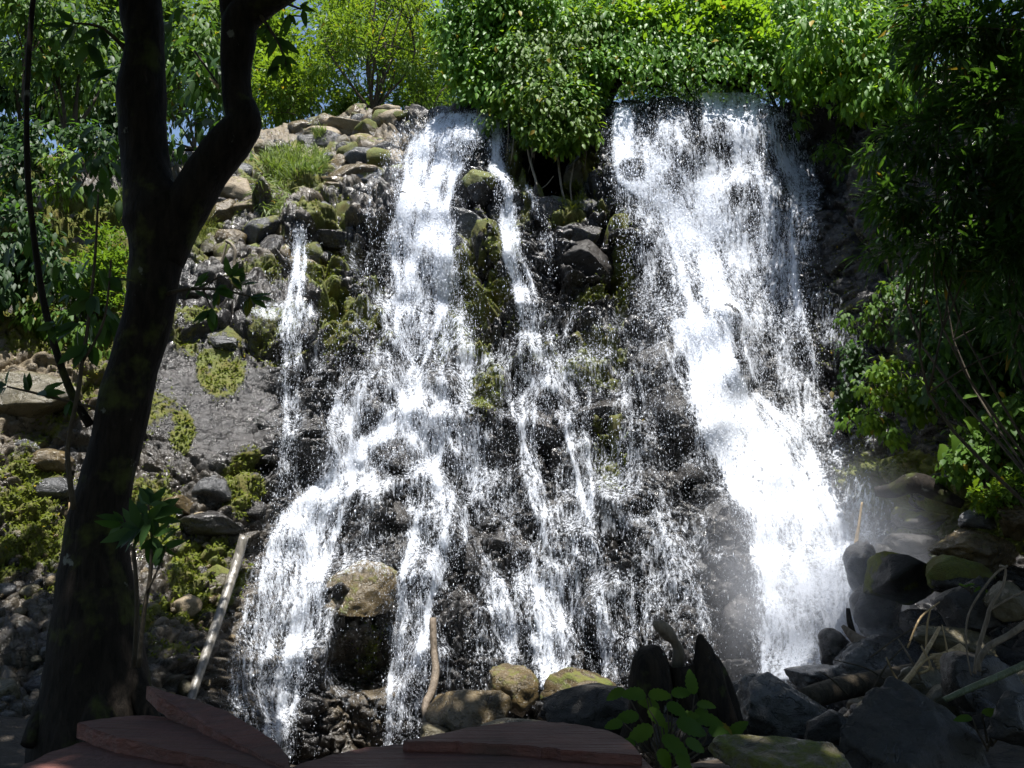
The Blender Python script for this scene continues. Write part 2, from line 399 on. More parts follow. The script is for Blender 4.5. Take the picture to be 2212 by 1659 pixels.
H2, c2, e2 = blocks(X / 0.36 + wx * 1.2 + c1 * 7, S / 0.29 + wy * 1.2 + c1 * 3, 41, 0.28)
H3, c3, e3 = blocks(X / 0.13 + wx * 1.5 + c2 * 5, S / 0.115 + wy * 1.5, 61, 0.4)
Hw, cw, ew = blocks(X / 0.7 + wx * 0.9, S / 2.2 + wy * 0.5, 33, 0.15)
H1 = H1 * (1 - wall) + Hw * wall
d1, d2, _, _, cpb, _, _ = worley(X / 0.17 + wx, S / 0.13 + wy, 81)
peb = np.sqrt(np.clip(1 - (d1 / 0.55) ** 2, 0, 1)) * (0.4 + 0.6 * cpb)
H = A1 * H1 + A2 * H2 + A3 * H3 + 0.075 * peb * bank
fallm = blob(U, Vv, 1080, 900, 560, 760) * (1 - bank) * (1 - slab) * (1 - upz)
for per, am, sd in ((1.45, .34, 3), (.55, .07, 4)):
    ph = (S / per + 2.6 * fbm2(X * .7, S * .3, 70 + sd, 3) + 1.2 * (_h(np.floor(X / .8 + wx * .8), np.floor(X * 0), 80 + sd) - .5)) % 1.0
    H += am * fallm * (np.where(ph < .84, ph / .84, (1 - ph) / .16) - .5)
rib = worley(X / .55 + wx * .8, S / 3.0, 97)
H += .22 * fallm * np.sqrt(np.clip((rib[1] - rib[0]) / .5, 0, 1)) * (.4 + rib[4])
H += 0.10 * (fbm2(X * 2.2, S * 2.2, 91, 4) - 0.5) + 0.03 * (1 - .45 * slab) * (fbm2(X * 14, S * 14, 95, 3) - 0.5)
lay = S / 0.16 + 0.8 * fbm2(X * 0.8, S * 2, 31, 3)
H += ledge * 0.22 * (np.abs((lay % 1.0) - 0.5) + 0.7 * _h(np.floor(lay), np.floor(lay * 0 + X * 0.9 + np.floor(lay) * 0.37), 7) - 0.5)
H += 0.05 * slab * (np.abs(((S * 0.7 + X * 0.5) / 0.09 + fbm2(X * 3, S * 3, 12, 3) * 2) % 1 - 0.5) - 0.25) * smooth(930, 1000, Vv)
# hollow under the hanging vines, recess of the right wall
H -= 1.3 * blob(U, Vv, 1195, 370, 62, 75) + 0.7 * blob(U, Vv, 1760, 330, 70, 110) + 0.5 * blob(U, Vv, 720, 575, 55, 32)
H -= 0.5 * blob(U, Vv, 785, 1440, 85, 55)
H += 0.5 * blob(U, Vv, 590, 690, 105, 26) + 0.2 * blob(U, Vv, 1480, 740, 90, 30)
H *= smooth(-0.02, 0.03, tt) * 0.75 + 0.25
P1 = P0 + Nn * H[..., None]
# moss, dry and tan colouring
mn = fbm2(X * 2.1, S * 2.1, 111, 4)
MP = [(800,720,60,70,.6),(1000,760,60,60,.5),(1320,640,50,80,.7),(1290,800,70,50,.6),(1150,770,60,50,.4),(1330,1000,45,80,.5),(600,760,60,50,.5),(560,640,70,40,.6),(200,1050,160,160,.5),(250,880,120,60,.5),(478,795,45,55,1.0),(420,720,55,50,.6),(620,385,85,70,1),(715,640,50,130,.8),(700,480,60,50,.7),(1062,560,55,130,1),(1050,690,35,50,1),(1050,850,35,75,.9),
      (1270,370,55,75,1),(1240,470,60,50,.8),(1262,680,25,35,1),(1320,540,40,110,.6),(1270,800,80,50,.5),(392,935,25,40,1),(520,1055,40,60,.9),(440,1250,70,70,.9),(330,1120,60,70,.7),
      (360,1370,70,60,.7),(60,1120,90,120,.8),(60,1240,80,60,.6),(60,560,160,170,.8),(230,600,90,150,.9),(130,740,130,70,.5),(440,480,40,90,.8),(560,470,60,60,.5),(770,1400,60,60,.45),
      (1120,420,40,90,.7),(1000,640,60,70,.55),(1330,930,45,60,.5),(790,680,45,60,.6),(1950,1050,110,60,1),(2100,1150,150,80,.7),(1900,1000,80,70,.4),(700,420,40,40,.6),(690,320,40,40,.6),(2000,700,200,300,.35)]
moss = np.zeros_like(U)
for (a, b, c, d, k) in MP: moss = np.maximum(moss, k * blob(U, Vv, a, b, c * 1.15, d * 1.15))
moss = np.clip(moss * smooth(0.28, 0.52, mn) * 1.15, 0, 1)
tan = np.clip(0.95 * bz * smooth(0.30, 0.7, c1) * smooth(520, 330, Vv) + 0.35 * bz * smooth(0.5, 0.9, c2)
              + 0.42 * bank * (0.25 + 0.75 * cpb) + blob(U, Vv, 70, 850, 150, 95) * 0.5 + 0.5 * farl * c1 + 0.06 * wall * smooth(0.5, 0.9, c1), 0, 1)
dry = np.clip(bz * smooth(520, 330, Vv) * smooth(0.4, 0.7, c1) + blob(U, Vv, 70, 850, 150, 95) + 0.7 * farl + 0.05 * wall, 0, 1)
# plateau rows behind the lip, then the mesh
back = []
for k, (dy, dz) in enumerate([(14.0, 1.6), (5.0, 0.35), (1.6, 0.0), (0.5, -0.02)]):
    r = P1[0].copy(); r[:, 1] += dy; r[:, 2] += dz + 0.15 * (fbm2(X[0] * 1.5, X[0] * 0 + k, 5 + k, 3) - 0.5); back.append(r)
PA = np.concatenate([np.array(back), P1], 0)
ext = lambda a: np.concatenate([np.repeat(a[:1], 4, 0), a], 0)
R_, C_ = PA.shape[:2]
idx = np.arange(R_ * C_).reshape(R_, C_)
quads = np.stack([idx[:-1, :-1], idx[1:, :-1], idx[1:, 1:], idx[:-1, 1:]], -1).reshape(-1, 4)
tag(mk('cliff', PA, quads, M['cliff'], attrs={'moss': ext(moss), 'tan': ext(tan), 'dry': ext(dry)}), kind='structure')

# ground of the near bank
gx = np.linspace(-14, 14, 200); gy = np.linspace(-9, 10.5, 160)
GX, GY = np.meshgrid(gx, gy)
def ground_z(x, y):
    z = -0.02 - 0.34 * np.clip(y - 4.6, 0, 6) + 0.0 * x
    z = z + 0.62 * smooth(1.2, 4.2, x) * smooth(3.0, 6.5, y) + 0.5 * smooth(-1.8, -4, x) * smooth(4.5, 7, y)
    return z + 0.16 * (fbm2(np.asarray(x) * 1.3, np.asarray(y) * 1.3, 44, 3) - 0.5)
GZ = ground_z(GX, GY) + 0.05 * (fbm2(GX * 6, GY * 6, 45, 3) - 0.5)
gi = np.arange(GX.size).reshape(GX.shape)
gq = np.stack([gi[:-1, :-1], gi[:-1, 1:], gi[1:, 1:], gi[1:, :-1]], -1).reshape(-1, 4)
M['soil'] = rock_mat('dark_forest_soil', (0.02, 0.015, 0.01), (0.06, 0.045, 0.03), 0.5, 0.9)
tag(mk('ground', np.stack([GX, GY, GZ], -1), gq, M['soil'], attrs={'moss': np.zeros(GX.size)}), kind='structure')

# ------------------------------------------------------------------ boulders
_ico = {}
def ico(n):
    if n not in _ico:
        bm = bmesh.new(); bmesh.ops.create_icosphere(bm, subdivisions=n, radius=1.0)
        V = np.array([v.co[:] for v in bm.verts]); Fc = np.array([[v.index for v in f.verts] for f in bm.faces]); bm.free(); _ico[n] = (V, Fc)
    return _ico[n]

def unit3(a): return a / (np.linalg.norm(a, axis=-1, keepdims=True) + 1e-9)
OCC = []
def boulder(u, v, wpx, hpx, label, mat='dark', Y=None, depth=0.85, roll=0.0, planes=11, moss=0.0, sub=4, seed=None, group=None, rough=0.075, name='boulder', cut=(0.42, 0.82), mat2=None, push=0.25, cat='boulder', face=None, fine=0.0):
    r = np.random.default_rng(int(u * 7 + v * 13) if seed is None else seed)
    V, Fc = ico(sub); V = V.copy()
    off = r.uniform(-50, 50, 3)
    V *= (1 + 0.5 * (fbm3(V * 0.9 + off, 3, 2) - 0.5))[:, None]
    for k in range(planes):
        n = r.normal(size=3); n /= np.linalg.norm(n); d = r.uniform(*cut)
        s = V @ n; V -= np.where(s > d, (s - d) * 0.88, 0)[:, None] * n
    V += V * ((fbm3(V * 3.2 + off, 5, 4) - 0.5) * rough * 3.2)[:, None] + V * ((fbm3(V * 11 + off, 9, 3) - 0.5) * rough)[:, None]
    ca, sa = math.cos(roll), math.sin(roll)
    V = np.stack([V[:, 0] * ca - V[:, 2] * sa, V[:, 1], V[:, 0] * sa + V[:, 2] * ca], -1)
    if face:
        n = np.array(face[:3]) / np.linalg.norm(face[:3]); q_ = V @ n; V -= np.where(q_ > face[3], (q_ - face[3]) * .93, 0)[:, None] * n
    if fine: V += unit3(V) * (fine * ((fbm3(V * 13 + off, 31, 4) - .5) * 2 + 1.3 * (fbm3(V * 5 + off, 37, 3) - .5)))[:, None]
    mn_, mx_ = V.min(0), V.max(0); V = (V - (mn_ + mx_) / 2) / ((mx_ - mn_) / 2)
    if Y is None: Y = float(YB(u, v)) 
    s = float(mpp(v, Y)); rx, rz = wpx / 2 * s, hpx / 2 * s; ry = depth * (rx + rz) / 2
    ctr = at(u, v, Y - (push * ry if Y is not None else 0))
    # keep picture size when pushed forward
    W_ = V * np.array([rx, ry, rz])
    nz = V[:, 2] / (np.linalg.norm(V, axis=1) + 1e-6)
    mo = np.clip(moss * 1.7 * smooth(0.33, 0.6, fbm3(V * 1.5 + off, 21, 3) + 0.2 * nz - 0.03), 0, 1)
    o = mk(name, W_, Fc, M[mat], attrs={'moss': mo, 'tan': np.zeros(len(V)), 'dry': np.zeros(len(V))})
    o.location = tuple(ctr)
    OCC.append(W_ + ctr)
    return tag(o, label, cat, group)

B = boulder
# on the falls
B(1046,412,96,96,'squarish mossy boulder in mid-cliff right of the left cascade','dark',moss=.75,planes=9,depth=1.0,push=.9,sub=5)
B(1024,332,80,72,'dark wet block with left cascade pouring over both sides','dark',planes=9,push=.6)
B(1000,490,125,80,'pale-topped wet boulder under the squarish mossy boulder','grey',push=.3)
B(1046,545,80,150,'tall moss-draped rock column below the squarish mossy boulder','dark',moss=1.0,push=.4,depth=.7,sub=5)
B(778,1268,160,112,'large tan wet boulder splitting the lower left cascade','wettan',planes=8,push=.95,moss=.25,sub=5,depth=.9)
B(856,1196,100,66,'dark round boulder behind the large tan wet boulder','dark',push=.4)
B(684,858,62,52,'dark knob of rock topping a pillar beside thin left trickle','dark',push=.6)
B(684,935,64,120,'dark rock pillar under the knob beside thin left trickle','dark',push=.3,depth=.7)
B(1537,1240,82,62,'smooth rounded boulder perched left of the white right cascade','grey',push=.5,planes=4)
B(845,1118,105,75,'dark submerged boulder in middle of the lower left cascade','dark',push=.4)
B(850,985,120,95,'broad dark boulder where the left cascade forks','dark',push=.35)
B(1364,362,64,58,'dark round rock in top of the right cascade','dark',push=.5,planes=4)
B(1452,388,48,66,'narrow dark rock beside the round one in right cascade','dark',push=.5)
B(1188,470,80,78,'dark wet boulder below the vine hollow','dark',push=.5)
B(1206,452,76,52,'grey flat-topped boulder under the vine hollow roots','grey',push=.55,moss=.3)
B(1272,455,70,52,'white-topped wet boulder below the mossy mound','grey',push=.5,moss=.3)
B(1262,375,92,100,'mossy mound of rock right of the vine hollow','olive',push=.4,moss=1.0,sub=5)
B(1255,510,90,60,'dark boulder with small trickle left of it under white-topped boulder','dark',push=.45,moss=.3)
B(1265,575,130,120,'big dark smooth boulder in the centre between both cascades','black',push=.4,planes=6,sub=5)
B(1170,575,110,40,'flat dark wet shelf stone beside the middle trickle','dark',push=.5)
B(1335,530,64,150,'dark dripping rock face left of the right cascade','black',push=.1,moss=.5,depth=.6)
B(1182,860,58,70,'dark knob of rock with foam on its top in mid-cliff','dark',push=.5)
B(1180,945,80,130,'long dark boulder under the foam-topped knob','dark',push=.3,sub=5)
B(1300,905,130,90,'broad dark boulder right of the foam-topped knob','dark',push=.3)
B(1335,960,50,150,'mossy upright rock edge in the middle of the falls','dark',push=.3,moss=.6,depth=.6)
B(1000,885,60,60,'small wet grey rock beside the middle moss strip','grey',push=.4)
B(1090,960,70,120,'pale speckled rock face below the middle moss strip','grey',push=.2,depth=.6)
B(1430,800,120,120,'rounded rock bulge left of the bright right cascade','dark',push=.35,sub=5)
B(1450,920,130,190,'tall dark rock bulge beside bright right cascade','dark',push=.25,depth=.6,sub=5)
B(1492,1025,70,50,'dark ledge rock at the bright cascade edge','dark',push=.5,planes=10)
B(1570,1130,130,130,'big dark wet boulder under the ledge rock','dark',push=.3,sub=5)
B(1590,1235,110,150,'dark boulder wall right of the smooth perched boulder','dark',push=.2,depth=.6)
B(1385,1085,70,60,'dark blocky rock low in the centre of the falls','black',push=.4,planes=10)
B(1205,1100,90,60,'dark flat boulder low in the centre left of the blocky rock','dark',push=.4)
B(1268,1140,70,44,'small foam-crowned boulder low in the centre','dark',push=.5)
B(1000,1225,90,120,'dark upright boulder right of the large tan wet boulder','dark',push=.3,depth=.7)
B(985,1310,100,110,'brown pebbly block below the dark upright boulder','dark',push=.1,depth=.6,rough=.12)
B(1120,1190,70,80,'dark round rock between the low centre trickles','dark',push=.4)
B(1170,1215,60,80,'small dark rock with water around both sides low in the centre','black',push=.4)
B(1395,1200,110,100,'dark lump of rock left of the smooth perched boulder','dark',push=.2,depth=.6)
B(1600,1345,90,110,'knobbly dark rock at the foot left of bright cascade','dark',push=.3,rough=.1)
B(950,455,52,60,'dark wet rock inside the left cascade near its top','dark',push=.3)
B(930,575,60,70,'low wet rock inside the left cascade at mid height','dark',push=.15)
# sunny boulder slope at the top left
B(512,418,96,72,'cracked tan boulder beside the dark trunk, sunlit','tan',push=.5,planes=10,moss=.2)
B(476,470,64,90,'tall smooth brown boulder right of the dark trunk','wettan',push=.5)
B(543,456,100,44,'tan flat-topped boulder under the grass tuft','tan',push=.5,moss=.3)
B(552,500,110,80,'grey wet slab boulder below the flat-topped tan one','grey',push=.5,moss=.35,planes=9)
B(612,470,64,60,'mossy brown boulder right of the flat-topped tan one','olive',push=.5,moss=.8)
B(632,512,66,60,'tan mossy block with a trickle spilling off it','wettan',push=.6,planes=9,moss=.4)
B(490,545,60,66,'round-topped boulder with a pale root lying across it','olive',push=.4,moss=.3)
B(545,560,80,60,'wet shiny boulder above the shelf of rock','grey',push=.5,planes=9)
B(590,545,60,90,'dark wet leaning slab left of the spilling trickle','dark',push=.3,planes=9)
B(702,482,100,70,'dark mossy overhanging boulder right of the spilling trickle','dark',push=.6,moss=.5,planes=9)
B(725,520,100,40,'thin dark overhanging slab below the mossy overhanging boulder','dark',push=.8)
B(765,385,115,64,'brown angular boulder in sun left of the left cascade','wettan',push=.5,planes=9)
B(862,395,70,70,'dark wet boulder touching the left cascade edge','dark',push=.5)
B(815,465,120,92,'big angular dark boulder with thin trickles','dark',push=.5,planes=10,sub=5)
B(680,455,90,50,'wet grey flat boulder above the mossy overhanging boulder','grey',push=.5,planes=9)
B(735,415,90,50,'wet brown boulder right of the grass tuft','wettan',push=.4)
B(800,285,75,52,'mossy dark-faced boulder high on the sunny slope','olive',push=.5,moss=.8)
B(748,283,92,56,'tan boulder left of the mossy dark-faced boulder','tan',push=.5,planes=9)
B(700,300,80,46,'dry tan boulder high on the slope above the grass','tan',push=.4)
B(640,345,96,50,'dry tan rock just above the grass tuft','tan',push=.4,planes=9)
B(800,322,86,50,'brown mossy boulder under the mossy dark-faced boulder','wettan',push=.4,moss=.3)
B(835,245,66,30,'flat tan stone on the skyline of the falls','tan',push=.5)
B(880,258,60,26,'flat mossy stone on the skyline beside the left cascade','olive',push=.5,moss=.5)
B(705,380,60,60,'mossy dark boulder right above the grass tuft','dark',push=.5,moss=.9)
B(770,345,80,40,'wet shiny boulder in the upper slope','grey',push=.5)
B(840,330,80,40,'dark wet boulder near the top of the left cascade','dark',push=.4)
B(590,330,80,40,'shaded boulder right of the trunk fork','olive',push=.4)
B(450,530,50,60,'shaded brown boulder touching the dark trunk','olive',push=.4,moss=.4)
# many more weathered stones heaped on the slope, no two alike but none standing out
sr_ = np.random.default_rng(17)
for k in range(95):
    v_ = sr_.uniform(245, 640); lo = np.interp(v_, [240, 300, 420, 640], [740, 590, 440, 420]); hi = np.interp(v_, [240, 300, 420, 640], [930, 880, 860, 640])
    u_ = sr_.uniform(lo, hi); sz = sr_.uniform(30, 72)
    m_ = sr_.choice(['tan', 'wettan', 'olive', 'dark', 'grey'], p=[.2, .3, .26, .14, .1] if v_ < 310 else [.02, .16, .24, .42, .16])
    B(u_, v_, sz * sr_.uniform(.95, 1.4), sz * .95, 'weathered stone heaped on the sunny boulder slope left of the left cascade', m_, push=.2, planes=10, sub=3, moss=sr_.choice([0, 0, .3, .7]), roll=sr_.uniform(-.4, .4), seed=4000 + k, group='stones of the sunny boulder slope', name='stone', cat='stone')
# left bank
B(60,868,240,130,'big sloping tan rock at the left edge','olive',push=.45,sub=5,depth=.8,moss=.2)
B(492,735,100,66,'grey rounded boulder on top of the glittering slab','grey',push=.6,moss=.35)
B(456,1062,96,72,'grey shiny square boulder under the glittering slab','grey',push=.5,planes=9)
B(524,1060,40,70,'mossy boulder right of the shiny square boulder','olive',push=.5,moss=1)
B(440,1135,190,64,'low wet shiny rock below the shiny square boulder','dark',push=.3)
B(385,1090,66,42,'brown wedge-shaped boulder beside the trunk','wettan',push=.5)
B(108,997,92,56,'rounded wet brown boulder left of the trunk','wettan',push=.6,planes=3)
B(112,1060,104,58,'white-gleaming angular boulder left of the trunk','grey',push=.6,planes=9)
B(56,966,54,38,'small grey boulder at the left under the sloping tan rock','grey',push=.6,planes=4)
B(402,1308,66,46,'pale shiny boulder on the mossy bank right of the trunk','tan',push=.6,planes=4)
B(568,990,70,34,'small wet boulder below right corner of the glittering slab','dark',push=.6,planes=4)
B(545,1100,70,56,'dark boulder at the left edge of the lower cascade','dark',push=.4)
B(470,1250,90,60,'mossy boulder by the upper half of the leaning pole','olive',push=.4,moss=.8)
B(15,1500,60,70,'round boulder cut by the left edge, bank foot','olive',push=.5)
B(100,1480,80,46,'long dark stone on the bank foot left of the trunk','dark',push=.5)
B(80,700,60,40,'grey boulder in the shaded bushes at far left','grey',push=.5)
B(40,505,100,60,'shaded boulder among plants at far left','olive',push=.4,moss=.4)
B(140,420,90,50,'pale boulder among plants beneath the left trees','tan',push=.4)
B(110,615,80,46,'dim boulder in ferns at far left','olive',push=.4,moss=.5)
# foot of the falls and foreground
FG = [
(1012,1537,190,96,7.3,'wettan','flat broken tan slab in front of the falls, right of crooked stick',dict(planes=9,roll=-.2)),
(1108,1494,112,106,7.7,'wettan','egg-shaped leaning boulder with moss at the falls foot',dict(planes=4,roll=-.5,moss=.25)),
(1250,1486,168,84,7.9,'wettan','moss-capped boulder at the falls foot left of stump',dict(planes=6,moss=.45,roll=.12)),
(1292,1535,240,116,6.1,'black','wide dark shaded boulder behind the red table',dict(planes=6)),
(1186,1538,52,44,7.2,'dark','small wet stone between the egg-shaped and dark boulders',dict(planes=4)),
(1110,1578,150,50,6.4,'olive','low flat stone behind the red table top',dict()),
(1698,1532,216,156,5.6,'grey','large grey-streaked boulder right of the stump',dict(planes=6,sub=5)),
(1690,1660,280,110,3.5,'olive','mossy pale boulder at the bottom edge of frame',dict(moss=.3,sub=5)),
(1960,1615,320,250,4.3,'black','huge black boulder at the lower right',dict(planes=7,sub=5,roll=.5)),
(1772,1466,136,54,7.0,'grey','low grey flat boulder behind the grey-streaked one',dict()),
(1908,1440,240,130,7.7,'grey','big flat-topped grey boulder in the mist',dict(planes=9,sub=5)),
(1804,1410,86,106,8.1,'dark','upright round boulder splashed at foot of bright cascade',dict(planes=4)),
(2092,1308,126,126,6.9,'black','black cube-like boulder with a grey left face',dict(planes=11,cut=(.5,.72))),
(2110,1190,190,96,8.0,'wettan','big orange-brown wet boulder at the right',dict(planes=8,sub=5,moss=.2)),
(1962,1248,172,116,8.2,'black','dark mossy boulder in the mist below the bright cascade',dict(moss=.4)),
(1866,1228,84,116,8.7,'dark','dark boulder at right edge of the bright cascade',dict(planes=5)),
(1895,1325,110,140,8.5,'dark','spray-covered boulder right of bright cascade foot',dict(planes=5)),
(2004,1486,130,96,5.9,'olive','olive flat-faced boulder behind the huge black boulder',dict(planes=9)),
(2112,1470,170,130,5.3,'black','dark rounded boulder above the huge black one',dict(planes=5)),
(2056,1390,170,70,6.7,'olive','low boulder under the black cube-like boulder',dict()),
(2180,1300,90,90,6.6,'olive','brown boulder with a twig by the right edge',dict()),
(2192,1120,70,100,7.8,'wettan','tall brown boulder by the right edge under bright shrub',dict()),
(2110,1118,86,50,8.1,'grey','grey gleaming stone above the orange-brown boulder',dict(planes=8)),
(2062,1238,150,80,7.7,'dark','mossy boulder behind the black cube-like boulder',dict(moss=.9)),
(1905,1190,50,34,8.9,'dark','small glinting wet rock in the mist',dict()),
(1960,1175,130,50,9.0,'black','dark flat rock in the mist above the mossy one',dict()),
(1995,1120,120,50,9.1,'black','shadowed rock beneath the mossy log',dict(moss=.4)),
(2000,1350,100,70,7.9,'dark','misty rock left of black cube-like boulder',dict()),
(1480,1590,150,80,4.7,'black','dark stone under the broad-leaved plant',dict()),
(1790,1570,110,70,4.9,'black','dark stone between the grey-streaked and huge black boulders',dict()),
(2190,1560,120,120,4.2,'black','dark stone cut by the lower right edge',dict()),
(1600,1500,70,60,6.8,'dark','small dark stone between stump and grey-streaked boulder',dict()),
(1930,1370,120,50,8.3,'grey','pale wet ledge in the mist behind the flat-topped grey boulder',dict()),
(940,1590,70,50,7.0,'olive','small brown stone at foot of the crooked stick',dict()),
]
n_occ = len(OCC)
for (u_, v_, w_, h_, Y_, m_, l_, kw) in FG:
    boulder(u_, v_, w_, h_, l_, m_, Y=Y_, push=0.0, depth=1.0, **{'cut': (.38, .74), 'rough': .1, 'fine': .02, **kw})
OCC = OCC[:n_occ]          # the water runs behind these
# cobbles of the left bank (individuals, sharing a few shapes)
cob = []
for k in range(6):
    o = boulder(100, 1300, 40, 28, 'small rounded wet cobble in the mossy bank around the big trunk', ('wettan', 'tan', 'olive', 'grey', 'wettan', 'dark')[k], planes=3, seed=900 + k, sub=3, group='cobbles of the left bank', name='cobble', cat='cobble', moss=.15)
    cob.append(o)
OCC = OCC[:-6]
protoV = [np.array([v.co[:] for v in o.data.vertices]) for o in cob]
cr = np.random.default_rng(5)
n_c = 0
while n_c < 190:
    u_ = cr.uniform(-30, 560); v_ = cr.uniform(1110, 1560)
    if u_ > 620 - (v_ - 1000) * 0.25 or float(blob(u_, v_, 250, 1330, 330, 330)) < 0.4: continue
    if 300 < v_ * 0 + u_ < 0: continue
    k = n_c % 6; src = cob[k]
    o = src if n_c < 6 else src.copy()
    if n_c >= 6: COL.objects.link(o)
    Y_ = float(YB(u_, v_)); sz = cr.choice([.45, .6, .8, 1.1], p=[.4, .3, .2, .1])
    o.location = tuple(at(u_, v_, Y_ - 0.06)); o.rotation_euler = (cr.uniform(-.5, .5), cr.uniform(-.6, .6), cr.uniform(0, 6))
    o.scale = (sz, sz, sz); OCC.append(protoV[k] * sz + np.array(o.location)); n_c += 1
# dark stones filling the ground of the near right bank
for k in range(46):
    u_ = cr.uniform(1560, 2260); Y_ = cr.uniform(4.6, 9.0)
    x_ = (u_ - CU) / F * Y_; z_ = float(ground_z(x_, Y_)); r_ = cr.uniform(.1, .26)
    src = cob[5 if k % 3 else 2]
    o = src.copy(); COL.objects.link(o); o.location = (x_, Y_, z_ + r_ * .3); sc = r_ / 0.12
    o.scale = (sc, sc, sc); o.rotation_euler = (cr.uniform(-.5, .5), cr.uniform(-.5, .5), cr.uniform(0, 6))
    o.name = 'stone'; tag(o, 'dark stone among the boulders of the shaded right bank', 'stone', 'loose stones of the right bank')

# ------------------------------------------------------------------ depth map of the rock face, for the water
DC = 4.0; DU0, DV0, DW, DH = -100, 150, 610, 420
D = np.full((DH, DW), 99.0)
def splat(P):
    u, v = project(P); i = np.round((v - DV0) / DC).astype(int); j = np.round((u - DU0) / DC).astype(int)
    k = (i >= 0) & (i < DH) & (j >= 0) & (j < DW); np.minimum.at(D, (i[k], j[k]), P[k, 1])
splat(P1.reshape(-1, 3))
base_D = D.copy()
for q in OCC: splat(q)
def fill(A):
    for _ in range(12):
        bad = A > 90
        if not bad.any(): break
        p = np.pad(A, 1, constant_values=99.0)
        st = np.stack([p[:-2, 1:-1], p[2:, 1:-1], p[1:-1, :-2], p[1:-1, 2:]])
        ok = st < 90; m = np.where(ok, st, 0).sum(0) / np.maximum(ok.sum(0), 1)
        A = np.where(bad & ok.any(0), m, A)
    return np.where(A > 90, 15.0, A)
D = fill(D)
gu, gv = np.meshgrid(DU0 + DC * np.arange(DW), DV0 + DC * np.arange(DH))
Ds = blur(D, 2)
REL = YB(gu, np.maximum(gv, 70)) - Ds                 # how far the rock stands out of the mean face
REL = blur(REL, 2)
gRu = np.gradient(REL, axis=1) / DC

# ------------------------------------------------------------------ water
WC = 2.0; WU0, WV0, WW, WH = 420, 200, 760, 750
def polyline(pts, n=None):
    p = np.array(pts, float); vq = np.arange(p[0, 1], p[-1, 1], 2.0)
    return vq, np.interp(vq, p[:, 1], p[:, 0]), np.interp(vq, p[:, 1], p[:, 2]), np.interp(vq, p[:, 1], p[:, 3])

def run_stream(streams, seed, fall=0.0):
    r = np.random.default_rng(seed); dens = np.zeros((WH, WW))
    for (pts, N, k, late) in streams:
        vq, cu, hw, it = polyline(pts)
        u = cu[0] + hw[0] * r.uniform(-1, 1, N)
        start = np.where(r.random(N) < late, r.integers(0, max(1, int(len(vq) * .8)), N), 0)
        life = r.integers(int(len(vq) * .3), int(len(vq) * 1.6) + 2, N)
        vel = np.zeros(N); ws = r.uniform(.4, 1.3, N)
        for i in range(len(vq)):
            new = start == i
            if i > 0: u = u + (cu[i] - cu[i - 1])
            u = np.where(new, cu[i] + hw[i] * r.uniform(-1, 1, N), u)
            g = bil(gRu, u, np.full(N, vq[i]), DU0, DV0, DC)
            vel = 0.8 * vel + np.clip(-g * k * .8, -1.0, 1.0) + r.normal(0, .3, N)
            over = np.maximum(np.abs(u - cu[i]) - hw[i], 0) * np.sign(u - cu[i])
            u = u + np.clip(vel, -2.5, 2.5) - over * 0.12
            live = (start <= i) & (i < start + life)
            x = (u - WU0) / WC; y = int((vq[i] - WV0) / WC)
            if not (0 <= y < WH): continue
            ix = np.floor(x).astype(int); fx = x - ix
            ok = live & (ix >= 0) & (ix < WW - 1)
            np.add.at(dens[y], ix[ok], (it[i] * ws * (1 - fx))[ok]); np.add.at(dens[y], ix[ok] + 1, (it[i] * ws * fx)[ok])
    return dens

